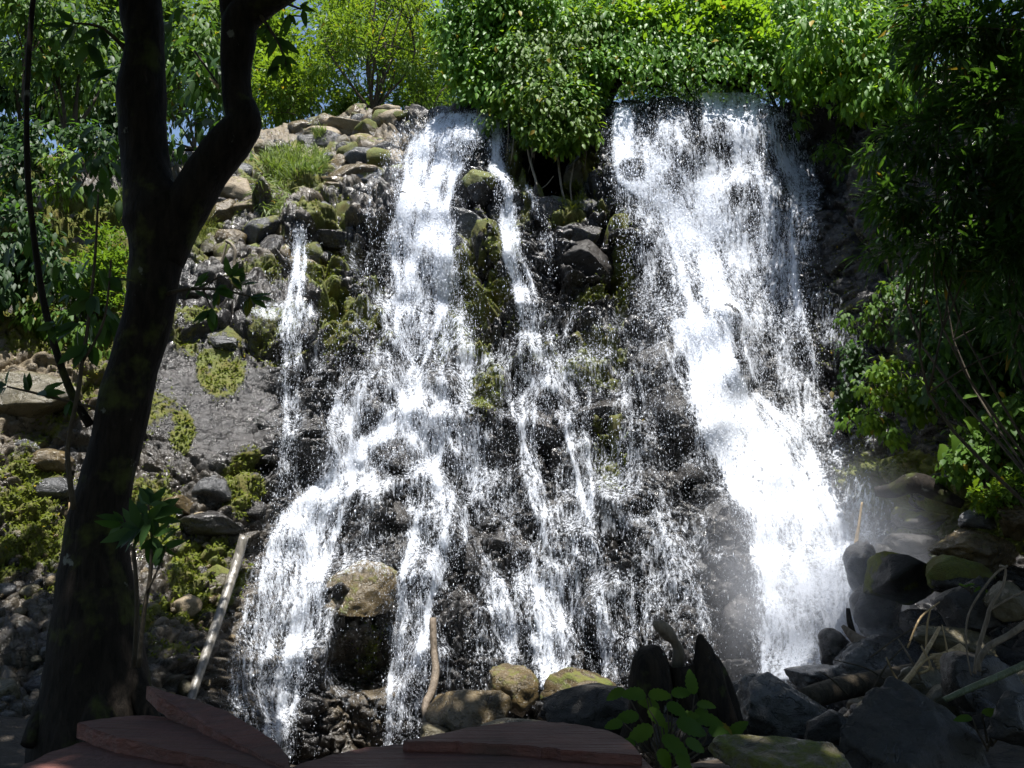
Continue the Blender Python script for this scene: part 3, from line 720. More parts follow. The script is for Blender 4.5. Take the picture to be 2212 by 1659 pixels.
STREAMS = {
'left_top': ([([(1015,247,70,1.2),(985,275,85,1.2),(955,310,75,1.1),(935,370,50,1.4),(912,440,48,1.3),(905,500,66,1.1),(912,560,64,1),(915,610,50,.9),(900,690,44,.6),(888,760,34,.3),(884,790,25,.1)], 330, 14, .25),
              ([(905,265,40,.5),(880,330,50,.5),(850,430,50,.4),(830,520,40,.3),(800,640,60,.15)], 60, 18, .4),
              ([(940,470,40,.7),(950,560,60,.6),(960,660,90,.4),(950,780,110,.25)], 150, 10, .6)],
             'broad white cascade pouring off the sunny lip left of the hanging vines'),
'left_low': ([([(890,790,70,.25),(905,870,70,.7),(860,925,70,1.0),(790,985,60,1.2),(725,1050,45,1.2),(655,1110,50,1.1),(625,1190,60,1.0),(610,1260,70,.9),(585,1360,70,.8),(560,1470,60,.7),(545,1640,55,.5)], 230, 16, .2),
              ([(790,800,40,.3),(770,860,60,.7),(735,960,60,.6),(715,1050,40,.7),(690,1180,30,.6),(668,1290,40,.7),(650,1400,50,.6),(620,1640,60,.4)], 120, 16, .3),
              ([(955,860,40,.5),(985,900,30,.9),(1010,970,24,1.0),(1035,1050,20,.9),(1052,1130,16,.6)], 60, 12, .2),
              ([(930,880,50,.5),(935,960,55,.8),(940,1060,60,.7),(945,1160,55,.6),(915,1230,40,1.0),(892,1290,28,1.2),(895,1400,38,.9),(890,1500,45,.8),(878,1620,42,.5)], 170, 16, .25),
              ([(860,1000,90,.2),(800,1100,120,.25),(760,1230,120,.15)], 60, 20, .6),
              ([(735,1210,60,.5),(700,1230,20,.5),(690,1300,10,.3)], 20, 16, .3),
              ([(860,680,170,.5),(850,780,170,.5),(840,880,150,.5),(820,980,130,.35)], 190, 16, .6),
              ([(980,820,90,.4),(1000,950,90,.4),(1000,1150,90,.3)], 90, 14, .6),
              ([(900,1180,120,.4),(905,1300,60,.4)], 60, 16, .4)],
             'lower left cascade fanning over dark rocks around the large tan boulder'),
'left_thin': ([([(645,496,13,1.0),(645,560,11,1.0),(640,640,13,.8),(640,662,30,1.2),(640,700,30,1.2),(632,730,16,.7),(630,800,12,.4),(628,900,12,.7),(622,980,16,.7),(612,1090,20,.4)], 42, 5, .15),
              ([(590,590,14,.3),(585,650,14,.3)], 8, 5, .3), ([(600,662,70,.5),(620,690,60,.5)], 60, 6, .5)],
             'thin trickle dropping off the tan mossy block onto the rock shelf'),
'middle': ([([(1072,258,16,.9),(1068,330,12,.9),(1085,395,14,1.0),(1098,470,16,.9),(1106,550,16,.9),(1128,605,18,1.2),(1145,660,26,.9),(1150,740,40,.5),(1165,800,40,.3)], 60, 7, .15),
            ([(1140,400,4,.7),(1160,455,5,.7),(1188,505,10,.7),(1195,600,12,.5)], 9, 4, .1),
            ([(1180,505,14,.7),(1185,590,16,.5)], 10, 5, .2),
            ([(1168,800,70,.5),(1130,870,22,.9),(1140,960,14,1.0),(1152,1040,14,1.0),(1180,1130,18,.9),(1190,1210,26,.8),(1185,1310,30,.7),(1190,1480,40,.6)], 34, 8, .2),
            ([(1205,810,70,.5),(1240,910,22,.6),(1258,1010,14,.8),(1266,1080,14,.9),(1270,1140,30,.9),(1280,1240,44,.6),(1300,1360,44,.6),(1330,1500,40,.5)], 36, 8, .25),
            ([(1300,660,150,.5),(1290,700,160,.4),(1270,760,150,.3),(1300,840,120,.25),(1350,1000,120,.2)], 110, 14, .5),
            ([(1150,720,40,.7),(1165,790,50,.7),(1180,850,60,.6),(1180,950,60,.35)], 60, 10, .4),
            ([(1040,1200,20,.5),(1070,1290,16,.8),(1090,1380,20,.8),(1120,1500,24,.6)], 32, 6, .2),
            ([(1130,1180,20,.6),(1140,1270,14,.8),(1170,1380,18,.7),(1190,1520,22,.5)], 34, 6, .2),
            ([(1215,1220,30,.6),(1225,1340,20,.7),(1235,1490,24,.5)], 34, 6, .2),
            ([(1015,1240,16,.4),(1020,1340,8,.5),(1025,1500,10,.4)], 12, 5, .2),
            ([(1100,1000,30,.5),(1110,1090,20,.6),(1115,1180,14,.6),(1130,1290,14,.5),(1140,1400,16,.4)], 22, 7, .2),
            ([(1345,900,20,.5),(1350,1000,14,.6),(1365,1110,20,.5),(1370,1200,16,.5)], 20, 7, .2),
            ([(1225,1000,24,.5),(1222,1090,14,.6),(1230,1200,16,.6)], 18, 7, .2),
            ([(1400,1250,30,.6),(1405,1340,18,.6),(1415,1440,20,.4)], 22, 6, .2),
            ([(1080,1250,8,.6),(1098,1330,10,.8),(1110,1420,14,.8),(1125,1500,18,.6)], 26, 5, .1),
            ([(1295,1290,10,.7),(1305,1380,10,.8),(1320,1470,14,.6)], 20, 5, .1),
            ([(1165,1260,12,.7),(1180,1370,12,.8),(1195,1500,16,.6)], 24, 5, .1),
            ([(1330,1230,40,.5),(1340,1340,30,.6),(1350,1480,26,.5)], 34, 8, .3)],
           'thin branching middle cascade trickling down the centre of the dark cliff'),
'right_top': ([([(1345,235,16,1.0),(1342,330,16,1.2),(1352,395,34,1.4),(1420,440,44,1.3),(1475,500,44,1.4),(1510,570,50,1.2),(1530,650,55,1.1),(1545,745,60,1.1),(1570,830,60,.8)], 150, 10, .15),
               ([(1385,300,60,.6),(1400,345,40,1.2),(1432,375,40,1.1),(1480,430,44,1.0),(1520,520,60,.9)], 100, 10, .2),
               ([(1510,222,180,.4),(1540,300,170,.42),(1570,400,150,.6),(1575,500,130,.9),(1600,600,120,.8),(1620,700,120,.38),(1650,820,120,.2)], 420, 6, .5),
               ([(1610,225,60,.5),(1660,320,40,.6),(1695,450,40,.45),(1715,600,50,.3)], 90, 5, .4),
               ([(1380,400,50,.7),(1395,520,55,.5),(1415,640,60,.35),(1440,720,70,.5)], 110, 8, .4)],
              'wide veil of white water falling freely at the right under leaning vines'),
'right_low': ([([(1500,690,50,.7),(1515,740,50,1.2),(1545,800,62,1.6),(1570,880,75,1.8),(1610,960,90,1.9),(1655,1040,105,2.0),(1690,1120,110,2.0),(1715,1200,112,1.9),(1735,1280,112,1.8),(1750,1350,100,1.6),(1730,1420,76,1.6),(1715,1470,60,1.2)], 420, 9, .2),
               ([(1590,850,50,.9),(1680,940,60,1.3),(1730,1050,64,1.4),(1772,1150,64,1.3),(1800,1250,60,1.2),(1808,1350,50,1.0),(1790,1400,40,.7)], 230, 7, .35),
               ([(1650,800,60,.3),(1720,950,90,.5),(1790,1100,90,.45),(1820,1200,60,.3)], 120, 6, .6),
               ([(1395,735,70,.7),(1410,800,30,.7),(1420,880,26,.5),(1445,960,36,.35)], 40, 8, .2),
               ([(1480,760,40,.8),(1505,840,26,.8),(1525,930,20,.7),(1530,1010,14,.5)], 46, 6, .2),
               ([(1400,1060,30,.6),(1420,1120,26,.9),(1455,1190,26,.9),(1490,1250,26,.8),(1505,1320,30,.7),(1520,1420,40,.6)], 60, 8, .25),
               ([(1480,1010,50,.5),(1460,1060,50,.3)], 30, 10, .3),
               ([(1625,1250,12,.5),(1640,1340,14,.6),(1655,1460,20,.5)], 20, 5, .2),
               ([(1850,1260,20,.4),(1880,1330,50,.35),(1940,1400,70,.3)], 60, 6, .5)],
              'dazzling thick white cascade rushing diagonally to the misty right foot'),
}
dr = np.random.default_rng(77)
TET = np.array([[0, 0, 1], [.94, 0, -.33], [-.47, .82, -.33], [-.47, -.82, -.33]])
def drops(name, u, v, Y, rpx, parent, el):
    p = at(u, v, Y); r = (rpx * mpp(v, Y))[:, None, None]; n = len(u)
    ang = dr.uniform(0, 6.28, n); c, s_ = np.cos(ang)[:, None], np.sin(ang)[:, None]
    T = np.broadcast_to(TET[None], (n, 4, 3)).copy()
    T = np.stack([T[..., 0] * c - T[..., 1] * s_, T[..., 0] * s_ + T[..., 1] * c, T[..., 2] * np.where(dr.random(n) < .5, 1, -1)[:, None] * el[:, None]], -1)
    Vd = (T * r + p[:, None]).reshape(-1, 3); b = (np.arange(n) * 4)[:, None]
    Fd = np.concatenate([b + np.array([[0, 1, 2]]), b + np.array([[0, 2, 3]]), b + np.array([[0, 3, 1]]), b + np.array([[1, 3, 2]])])
    o = mk(name, Vd, Fd, M['drops'], None, smooth=False)
    return o

wu = WU0 + WC * np.arange(WW); wv = WV0 + WC * np.arange(WH)
WUg, WVg = np.meshgrid(wu, wv)
def minf(A, n):
    for _ in range(n):
        p = np.pad(A, 1, mode='edge'); A = np.min([p[1:-1, 1:-1], p[:-2, 1:-1], p[2:, 1:-1], p[1:-1, :-2], p[1:-1, 2:]], 0)
    return A
Dw = bil(blur(minf(D, 2), 12), WUg, WVg, DU0, DV0, DC)
Dfree = bil(blur(minf(D, 2), 110), WUg, WVg, DU0, DV0, DC)
Dmid = bil(blur(minf(D, 2), 40), WUg, WVg, DU0, DV0, DC)
NDROP = {'left_top': 22000, 'left_low': 34000, 'left_thin': 3500, 'middle': 20000, 'right_top': 42000, 'right_low': 30000}
DRY = [(1710, 1150, 30, 50, .35), (1765, 1190, 22, 50, .35), (1745, 1330, 40, 46, .35), (1700, 1260, 24, 50, .3), (778, 1282, 72, 46, .95), (1050, 420, 42, 42, .95), (1026, 338, 34, 28, .85), (1050, 560, 30, 80, .85), (684, 870, 26, 24, .9), (684, 940, 26, 55, .8), (1537, 1246, 36, 26, .9),
       (1366, 366, 28, 24, .8), (1454, 392, 20, 28, .6), (1182, 870, 24, 28, .8), (1180, 950, 32, 60, .7), (1300, 915, 50, 40, .6), (850, 990, 48, 40, .6), (845, 1122, 44, 32, .7), (1000, 1230, 38, 55, .7),
       (775, 1400, 62, 85, .85), (985, 1330, 40, 60, .7), (1385, 1088, 30, 26, .75), (1050, 700, 34, 60, .7), (1050, 860, 28, 60, .7), (1270, 580, 60, 60, .85), (1190, 470, 34, 34, .8), (1580, 1140, 50, 55, .7), (1590, 1290, 46, 90, .6), (1455, 920, 50, 80, .55),
       (1492, 1028, 26, 20, .7), (1120, 1200, 28, 34, .6), (720, 640, 40, 90, .8), (1335, 540, 26, 60, .6), (1090, 960, 28, 50, .5)]
FILM = [('middle', 1190, 1080, 400, 420, .28), ('left_low', 860, 880, 250, 240, .40), ('left_low', 800, 1250, 250, 300, .28), ('right_top', 1550, 450, 200, 300, .62), ('left_top', 890, 620, 150, 170, .36), ('left_thin', 625, 672, 75, 22, .8), ('right_low', 1730, 1030, 190, 380, .38), ('right_low', 1480, 1050, 120, 320, .2)]
seed = 0
for key, (st_, lab) in STREAMS.items():
    seed += 1
    de = run_stream(st_, 100 + seed)
    de *= {'middle': 2.0, 'left_thin': 1.5, 'left_low': 1.15}.get(key, 1.0)
    de = 0.6 * de + 0.4 * blur(de, 1)
    wide = blur(de, 8)
    hs = blur(wide[:WH // 4 * 4, :WW // 4 * 4].reshape(WH // 4, 4, WW // 4, 4).mean((1, 3)), 34)
    halo = bil(hs, WUg, WVg, WU0 + 3, WV0 + 3, WC * 4)
    q = 0.46 * (1 - np.exp(-de * 0.42)) + 0.36 * (1 - np.exp(-wide * 0.42)) + 0.30 * (1 - np.exp(-halo * 0.7))
    strand = fbm2(WUg / 7 + 2.5 * fbm2(WUg / 40, WVg / 60, 19, 3), WVg / 75, 700 + seed, 3)
    q = q * (0.80 + 0.5 * fbm2(WUg / 26, WVg / 60, 400 + seed, 3)) * {'left_low': .86, 'left_top': .92, 'middle': .95}.get(key, 1.0) * (1 + (.95 if key.startswith('left') else .6) * (strand - .5))
    for (fk, fu, fv, fa, fb, fw) in FILM:
        if fk == key: q = np.maximum(q, fw * blob(WUg, WVg, fu, fv, fa, fb) * (.25 + 1.7 * smooth(.25, .75, fbm2(WUg / 50, WVg / 70, 500 + seed, 4)) * (.35 + 1.1 * fbm2(WUg / 9 + 3 * fbm2(WUg / 60, WVg / 60, 9, 2), WVg / 110, 600 + seed, 3))))
    for (fu, fv, fa, fb, fk) in DRY: q = q * (1 - fk * blob(WUg, WVg, fu, fv, fa, fb))
    Yw = Dw if key not in ('right_top',) else np.minimum(blur(Dw, 6) - .02, 0.1 * Dw + 0.9 * (Dfree - 0.22))
    if key == 'right_low': Yw = blur(np.minimum(Dw, Dmid - .1), 8)
    off = 0.03 + 0.08 * np.sqrt(np.clip(q, 0, 1)) + 0.03 * (fbm2(WUg / 9, WVg / 22, 200 + seed, 3) - .5)
    Yw = Yw - off
    node = q > 0.05
    cell = node[:-1, :-1] | node[1:, :-1] | node[1:, 1:] | node[:-1, 1:]
    used = np.zeros_like(node); used[:-1, :-1] |= cell; used[1:, :-1] |= cell; used[1:, 1:] |= cell; used[:-1, 1:] |= cell
    ids = np.full(node.shape, -1); ids[used] = np.arange(used.sum())
    Vs = at(WUg[used], WVg[used], Yw[used])
    qa = np.stack([ids[:-1, :-1], ids[1:, :-1], ids[1:, 1:], ids[:-1, 1:]], -1)[cell]
    wo_ = mk('waterfall', Vs, qa, M['foam'], attrs={'thickness': np.where(node, q, 0)[used]})
    tag(wo_, lab, 'waterfall')
    # flying drops
    n = NDROP[key]; pr = np.clip(wide, 0, 3).ravel() ** 0.75; pr /= pr.sum()
    ii = dr.choice(pr.size, n, p=pr)
    sp = np.where(dr.random(n) < .22, 22, 4)
    sp = sp * (1.6 if key.startswith('right') else 1.0)
    u_ = WUg.ravel()[ii] + dr.normal(0, 1, n) * sp; v_ = WVg.ravel()[ii] + dr.normal(0, 1, n) * sp * 1.2
    Yd = bil(Yw, u_, v_, WU0, WV0, WC) - np.abs(dr.normal(0, .10, n)) - 0.02
    rp = np.exp(dr.normal(-0.1, .42, n)) * 0.50
    o = drops('droplets', u_, v_, Yd, rp, wo_, np.exp(dr.uniform(0.2, 2.0, n))); o.parent = wo_; o['kind'] = 'stuff'
# fine spray over the whole face
n = 34000
u_ = dr.uniform(560, 1760, n); v_ = dr.uniform(560, 1560, n)
k = dr.random(n) < (0.25 + 0.75 * fbm2(u_ / 70, v_ / 90, 301, 3)) * smooth(540, 640, u_ + (v_ - 900) * .12) * np.clip(blob(u_, v_, 1120, 1080, 560, 480), 0, 1)
u_, v_ = u_[k], v_[k]
Yd = bil(Ds, u_, v_, DU0, DV0, DC) - np.abs(dr.normal(0, .25, len(u_))) - 0.03
o = drops('spray', u_, v_, Yd, np.exp(dr.normal(-.2, .4, len(u_))) * .42, None, np.exp(dr.uniform(.2, 1.9, len(u_))))
tag(o, 'fine white spray drops flying in front of the dark cliff', 'spray', kind='stuff')

# ------------------------------------------------------------------ plants, wood: builders
def tube_geo(pts, radii, nseg=10, noise=0.0, seed=0, cap=True, sub=1):
    p = np.asarray(pts, float); r = np.asarray(radii, float)
    if sub > 1:
        n = len(p); t = np.linspace(0, n - 1, (n - 1) * sub + 1)
        i = np.clip(np.floor(t).astype(int), 0, n - 2); f = (t - i)[:, None]
        pm = p[np.clip(i - 1, 0, n - 1)]; p0 = p[i]; p1 = p[i + 1]; p2 = p[np.clip(i + 2, 0, n - 1)]
        q = 0.5 * ((2 * p0) + (-pm + p1) * f + (2 * pm - 5 * p0 + 4 * p1 - p2) * f ** 2 + (-pm + 3 * p0 - 3 * p1 + p2) * f ** 3)
        r = np.interp(t, np.arange(n), r); p = q
    T = np.gradient(p, axis=0); T /= np.linalg.norm(T, axis=1, keepdims=True) + 1e-9
    up = np.array([0.13, 1.0, 0.21]); A = np.cross(T, up); A /= np.linalg.norm(A, axis=1, keepdims=True) + 1e-9
    Bn = np.cross(T, A)
    an = np.linspace(0, 2 * math.pi, nseg, endpoint=False)
    ring = A[:, None] * np.cos(an)[None, :, None] + Bn[:, None] * np.sin(an)[None, :, None]
    rr = np.broadcast_to(r[:, None], (len(p), nseg)).copy()
    if noise:
        q = p[:, None] + ring * r[:, None, None]
        rr = rr * (1 + noise * 2 * (fbm3(q * 3.0 + seed, seed, 4) - 0.5) + noise * 0.8 * (fbm3(q * np.array([16, 16, 4.0]) + seed, seed + 3, 3) - .5))
    V = (p[:, None] + ring * rr[..., None]).reshape(-1, 3)
    m = len(p); i = np.arange(m * nseg).reshape(m, nseg); j = np.roll(i, -1, 1)
    Fq = np.stack([i[:-1], j[:-1], j[1:], i[1:]], -1).reshape(-1, 4)
    Ft = np.zeros((0, 3), int)
    if cap:
        V = np.concatenate([V, p[:1], p[-1:]]); a = len(V) - 2
        Ft = np.concatenate([np.stack([j[0], i[0], np.full(nseg, a)], -1), np.stack([i[-1], j[-1], np.full(nseg, a + 1)], -1)])
    return V, Fq, Ft

def join(geos):
    Vs, Q, T, o = [], [], [], 0
    for V, Fq, Ft in geos:
        Vs.append(V); Q.append(np.asarray(Fq) + o); T.append(np.asarray(Ft) + o); o += len(V)
    return np.concatenate(Vs), [np.concatenate(Q), np.concatenate(T)]

def upath(pts):
    """[(u, v, Y, half-width px)] -> points, radii"""
    a = np.array(pts, float)
    return at(a[:, 0], a[:, 1], a[:, 2]), a[:, 3] * mpp(a[:, 1], a[:, 2])

def tube(name, pts, mat, parent=None, nseg=10, noise=0.1, seed=1, sub=4):
    V, fs = join([tube_geo(*upath(q), nseg=nseg, noise=noise, seed=seed + i, sub=sub) for i, q in enumerate(pts)])
    return mk(name, V, fs, mat, parent)

def unit(a): return a / (np.linalg.norm(a, axis=-1, keepdims=True) + 1e-9)

def leaf_geo(pos, axis, nrm, L, Wd, fold=0.22, droop=0.22):
    axis = unit(axis); side = unit(np.cross(axis, nrm)); nrm = unit(np.cross(side, axis))
    L = np.broadcast_to(L, (len(pos),))[:, None]; Wd = np.broadcast_to(Wd, (len(pos),))[:, None]
    b = pos; m1 = pos + axis * L * .38 - nrm * Wd * fold * .5; m2 = pos + axis * L * .72 - nrm * (Wd * fold * .3 + L * droop * .4)
    tip = pos + axis * L - nrm * L * droop
    l1 = pos + axis * L * .34 + side * Wd * .5; r1 = pos + axis * L * .34 - side * Wd * .5
    l2 = pos + axis * L * .70 + side * Wd * .36 - nrm * L * droop * .35; r2 = pos + axis * L * .70 - side * Wd * .36 - nrm * L * droop * .35
    V = np.stack([b, m1, m2, tip, l1, r1, l2, r2], 1).reshape(-1, 3)
    k = (np.arange(len(pos)) * 8)[:, None]
    T = np.concatenate([k + np.array([[0, 1, 4]]), k + np.array([[0, 5, 1]]), k + np.array([[6, 2, 3]]), k + np.array([[2, 7, 3]])])
    Q = np.concatenate([k + np.array([[4, 1, 2, 6]]), k + np.array([[1, 5, 7, 2]])])
    return V, [T, Q]

fr = np.random.default_rng(31)
def crown_points(clumps, sub_px=34, cov=2.2, Lpx_fun=None, shell=0.75, gap=0.0, seed=0):
    """leaf positions in many small clumps gathered in big ellipsoids; returns pos, outward direction"""
    PO, OUT = [], []
    for c in clumps:
        u, v, Y, ru, rv = c[:5]; s = float(mpp(v, Y)); rd = c[5] if len(c) > 5 else 0.5 * (ru + rv) * s
        cv = c[6] if len(c) > 6 else 1.0
        lp = Lpx_fun(Y); n = int(2.7 * cov * cv * math.pi * ru * rv / (lp[0] * lp[1] * 0.62))
        K = max(5, int(ru * rv / (sub_px * sub_px) * 3.2))
        d = unit(fr.normal(size=(K, 3))); rr = (shell + (1 - shell) * fr.random(K))[:, None] * fr.uniform(.55, 1.0, (K, 1)) ** .5
        sc = d * rr
        ki = fr.integers(0, K, n)
        ctr = at(u, v, Y); R3 = np.array([ru * s, rd, rv * s])
        sr = sub_px * s * fr.uniform(.6, 1.3, K)
        loc = fr.normal(size=(n, 3)) * .55
        p = ctr + sc[ki] * R3 + loc * sr[ki][:, None] * np.array([1, 1, .75])
        if gap:
            keep = fbm3(p * 2.2 + seed, seed + 5, 3) > gap
            p = p[keep]; ki = ki[keep]; loc = loc[keep]
        PO.append(p); OUT.append(unit(sc[ki] * .8 + loc * .8))
    return np.concatenate(PO), np.concatenate(OUT)

def foliage(name, clumps, L, ratio, mode, mat, cov=2.2, sub_px=34, parent=None, gap=0.0, shell=.75, seed=0, fold=.22):
    f = lambda Y: (L / (Y / F), L * ratio / (Y / F))
    p, out = crown_points(clumps, sub_px, cov, f, shell, gap, seed)
    n = len(p)
    rnd = unit(fr.normal(size=(n, 3))); up = np.array([0, 0, 1.0])
    if mode == 'droop':                   # hanging leaves, faces turned outward and up
        ax = unit(out * .55 + rnd * .55 + np.array([0, -.25, -.85])); nr = unit(out * .6 + np.array([0, -.5, .6]) + rnd * .45)
    elif mode == 'lance':
        ax = unit(out * .9 + rnd * .7 + np.array([0, -.2, -.35])); nr = unit(up + rnd * .6)
    elif mode == 'sun':
        ax = unit(out * .6 + rnd * .8 + np.array([0, -.2, -.1])); nr = unit(up + rnd * .6 + out * .4)
    else:
        ax = rnd; nr = unit(fr.normal(size=(n, 3)))
    Ls = L * fr.uniform(.45, 1.35, n)
    V, fs = leaf_geo(p, ax, nr, Ls, Ls * ratio, fold)
    tint = np.repeat(fr.random(n), 8)
    return mk(name, V, fs, mat, parent, smooth=False, attrs={'tint': tint}), p

def limbs(base, pts, r0, n, seed, nseg=6):
    """a few crooked branches from a base point to random crown points"""
    r = np.random.default_rng(seed); g = []
    base = np.asarray(base, float)
    for k in range(n):
        e = pts[r.integers(len(pts))]; mid = base * .5 + e * .5 + r.normal(size=3) * .12 * np.linalg.norm(e - base)
        mid[2] += .1 * np.linalg.norm(e - base); rr = r0 * r.uniform(.5, 1)
        g.append(tube_geo([base, base * .72 + mid * .28 + r.normal(size=3) * .04, mid, e], [rr, rr * .8, rr * .5, rr * .12], nseg, 0.1, k, True, 4))
        for q in range(2):
            e2 = pts[r.integers(len(pts))]
            if np.linalg.norm(e2 - mid) < 1.6 * np.linalg.norm(e - mid) + .3:
                g.append(tube_geo([mid, mid * .5 + e2 * .5 + r.normal(size=3) * .08, e2], [rr * .45, rr * .3, rr * .08], 5, 0.1, k, True, 3))
    return g

def plant(name, label, cat, base, clumps, L, ratio, mode, mat, cov=2.2, sub_px=34, stems=4, r0=.04, seed=0, group=None, gap=0.0, shell=.75, part='foliage', stem='stem', smat='twig'):
    b = at(*base)
    e = empty(name, b, label, cat, group)
    o, p = foliage(part, clumps, L, ratio, mode, M[mat], cov, sub_px, None, gap, shell, seed); adopt(o, e)
    if stems:
        V, fs = join(limbs(b, p, r0, stems, seed + 7)); s = mk(stem, V, fs, M[smat]); adopt(s, e)
    return e

# ------------------------------------------------------------------ vegetation along the top of the falls
T = plant
# slender sunny trees behind the lip
T('slender_tree', 'slender many-stemmed tree with light leaves rising over the rocky lip of the falls', 'tree', (805, 242, 19.0),
  [(760,60,18.6,70,70),(860,30,18.8,80,60),(780,130,18.6,90,50),(885,130,19,60,50),(715,110,18.8,45,55),(800,-30,18.8,110,50),(830,90,18.4,40,30),(740,-60,18.8,80,50),(900,-50,19,80,60)], .17, .24, 'lance', 'leaf_yellow', .85, 26, 14, .055, 1, gap=.40, part='crown', stem='trunk')
T('bush', 'bright bush between the dark trunk and the slender tree on the lip', 'bush', (690, 275, 19.5),
  [(600,200,19.3,75,60),(690,215,19.6,70,45),(560,250,19,50,40),(650,140,19.8,55,50)], .17, .3, 'lance', 'leaf_yellow', 2.4, 28, 5, .04, 2, gap=.33)
T('bush', 'low leafy bush behind the skyline stones', 'bush', (930, 238, 20.0),
  [(900,215,20,70,28),(980,200,20.5,60,40),(770,228,20,60,18)], .16, .3, 'lance', 'leaf_mid', 2.4, 24, 4, .03, 3, gap=.3)
T('bamboo_clump', 'yellow-green bamboo clump behind the slender tree at the top', 'bamboo', (930, 230, 24.0),
  [(900,110,24,60,80),(960,130,24,55,80),(930,60,24.5,50,50,1.2,.6),(1010,80,25,40,60)], .24, .16, 'lance', 'leaf_yellow', 1.7, 30, 9, .04, 4, gap=.38, part='crown', stem='cane', smat='bamboo')
T('tree', 'leafy tree standing between the fork of the dark trunk', 'tree', (600, 265, 22.0),
  [(600,110,22,60,70),(560,40,22,70,60),(520,150,21,60,80),(700,60,23,45,70,1.2,.8),(640,180,22,60,50)], .2, .34, 'lance', 'leaf_mid', 2.2, 32, 5, .07, 5, gap=.33, part='crown', stem='trunk')
T('tree', 'shaded tree behind the left limb of the dark trunk', 'tree', (420, 320, 15.0),
  [(420,60,15,90,80),(400,190,15,100,80),(470,250,15.5,60,60),(350,280,14.5,60,60)], .17, .42, 'droop', 'leaf_mid', 2.3, 34, 5, .07, 6, gap=.36, part='crown', stem='trunk')
T('tree', 'sunlit broad-leaved tree at the upper left behind the hanging vine', 'tree', (150, 330, 13.0),
  [(120,60,12.5,110,70),(210,100,13,90,70),(60,150,12.5,90,60),(190,180,13,90,50),(30,20,12,80,60)], .17, .42, 'droop', 'leaf_mid', 1.7, 34, 6, .06, 7, gap=.4, part='crown', stem='trunk')
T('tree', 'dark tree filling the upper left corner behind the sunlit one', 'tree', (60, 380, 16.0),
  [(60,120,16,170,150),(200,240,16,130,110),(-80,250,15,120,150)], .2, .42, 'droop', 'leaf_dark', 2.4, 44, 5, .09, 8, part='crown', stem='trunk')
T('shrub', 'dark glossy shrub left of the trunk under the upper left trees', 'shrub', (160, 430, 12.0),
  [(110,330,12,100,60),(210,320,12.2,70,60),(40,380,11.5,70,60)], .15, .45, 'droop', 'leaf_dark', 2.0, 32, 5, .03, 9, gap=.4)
T('shrub', 'low shrub with pale young leaves left of the dark trunk', 'shrub', (150, 400, 11.4),
  [(140,355,11.4,36,26),(120,400,11.3,40,24)], .14, .4, 'droop', 'leaf_yellow', 2, 24, 3, .02, 10)
T('shrub', 'shady shrub at the far left edge', 'shrub', (40, 620, 10.0),
  [(40,520,10,80,80),(90,600,10,70,50),(-30,600,9.6,80,90)], .14, .4, 'droop', 'leaf_dark', 2.4, 32, 4, .03, 11, gap=.3)
T('fern', 'bright ferny shrub close behind the dark trunk at left', 'fern', (215, 680, 10.6),
  [(215,590,10.7,55,60),(180,640,10.6,55,40),(250,540,11,40,60),(250,660,10.6,36,30)], .10, .34, 'sun', 'leaf_mid', 2.2, 22, 4, .02, 12, gap=.3)
T('shrub', 'dim leafy shrub on the bank over the sloping tan rock', 'shrub', (110, 740, 10.0),
  [(110,690,10,90,40),(150,740,9.8,50,22)], .12, .4, 'droop', 'leaf_mid', 1.8, 26, 4, .02, 13, gap=.38)
# trees standing further back, closing the view behind the lip
tl_, _ = foliage('treeline', [(60,100,27,190,130),(330,120,27,160,120),(520,120,27,110,110),(780,150,27,140,90),(850,60,27,70,80),(1080,110,27,110,120),(1250,90,27,150,110),(1500,70,27,200,90),(1800,80,27,200,120),(740,60,27,50,60),(620,190,27,60,60),(960,190,27,80,50),(1450,190,24,170,34,1,.5),(450,60,27,120,90),(200,60,26,160,120),(560,30,28,60,60),(740,20,28,40,40),(1060,30,28,60,80)], .26, .4, 'sun', M['leaf_far'], 2.3, 34)
tag(tl_, 'mass of sunlit forest leaves closing the view behind the top of the falls', 'forest', kind='stuff')
# vine curtains
VINE = [(1150,40,14.2,110,60),(1060,60,14.6,80,60),(1000,110,14.8,55,55),(1240,60,14.0,90,60),(1120,130,14.2,100,50),(1220,150,13.7,90,50),(1020,180,14.7,50,40),(1080,210,14.3,40,40),
        (1180,215,13.5,75,45),(1235,240,13.4,55,45),(1150,255,13.6,40,40),(1210,285,13.4,45,28),(1280,140,13.7,50,50),(1130,-10,14.4,200,50),(960,60,15.0,30,50)]
e = T('hanging_vine', 'thick bright curtain of vines hanging over the dark hollow in mid-falls', 'vine', (1200, 250, 14.6), VINE, .135, .48, 'droop', 'leaf_vine', 3.4, 26, 12, .03, 14, part='curtain')
o, _ = foliage('yellow_leaves', [(1150,130,13.8,90,60),(1190,220,13.3,80,50),(1230,260,13.2,60,40),(1110,190,13.8,60,40),(1060,250,14.0,30,40,.3,.7),(1220,300,13.2,60,24),(1150,290,13.4,30,24),(1265,280,13.3,30,34),(1010,130,14.5,40,30),(1250,90,13.8,70,60)], .13, .48, 'droop', M['leaf_yellow'], 1.3, 22); adopt(o, e)  # yellow-green leaves, mostly low in the curtain
g = []
hr = np.random.default_rng(9)
for k in range(16):
    u0 = hr.uniform(1085, 1285); v0 = hr.uniform(240, 300); ln = hr.uniform(20, 90)
    g.append(tube_geo(*upath([(u0, v0, 13.6, 1.2), (u0 + hr.normal(0, 4), v0 + ln * .5, 13.6, 1.0), (u0 + hr.normal(0, 8), v0 + ln, 13.7, .5)]), nseg=5, sub=3))
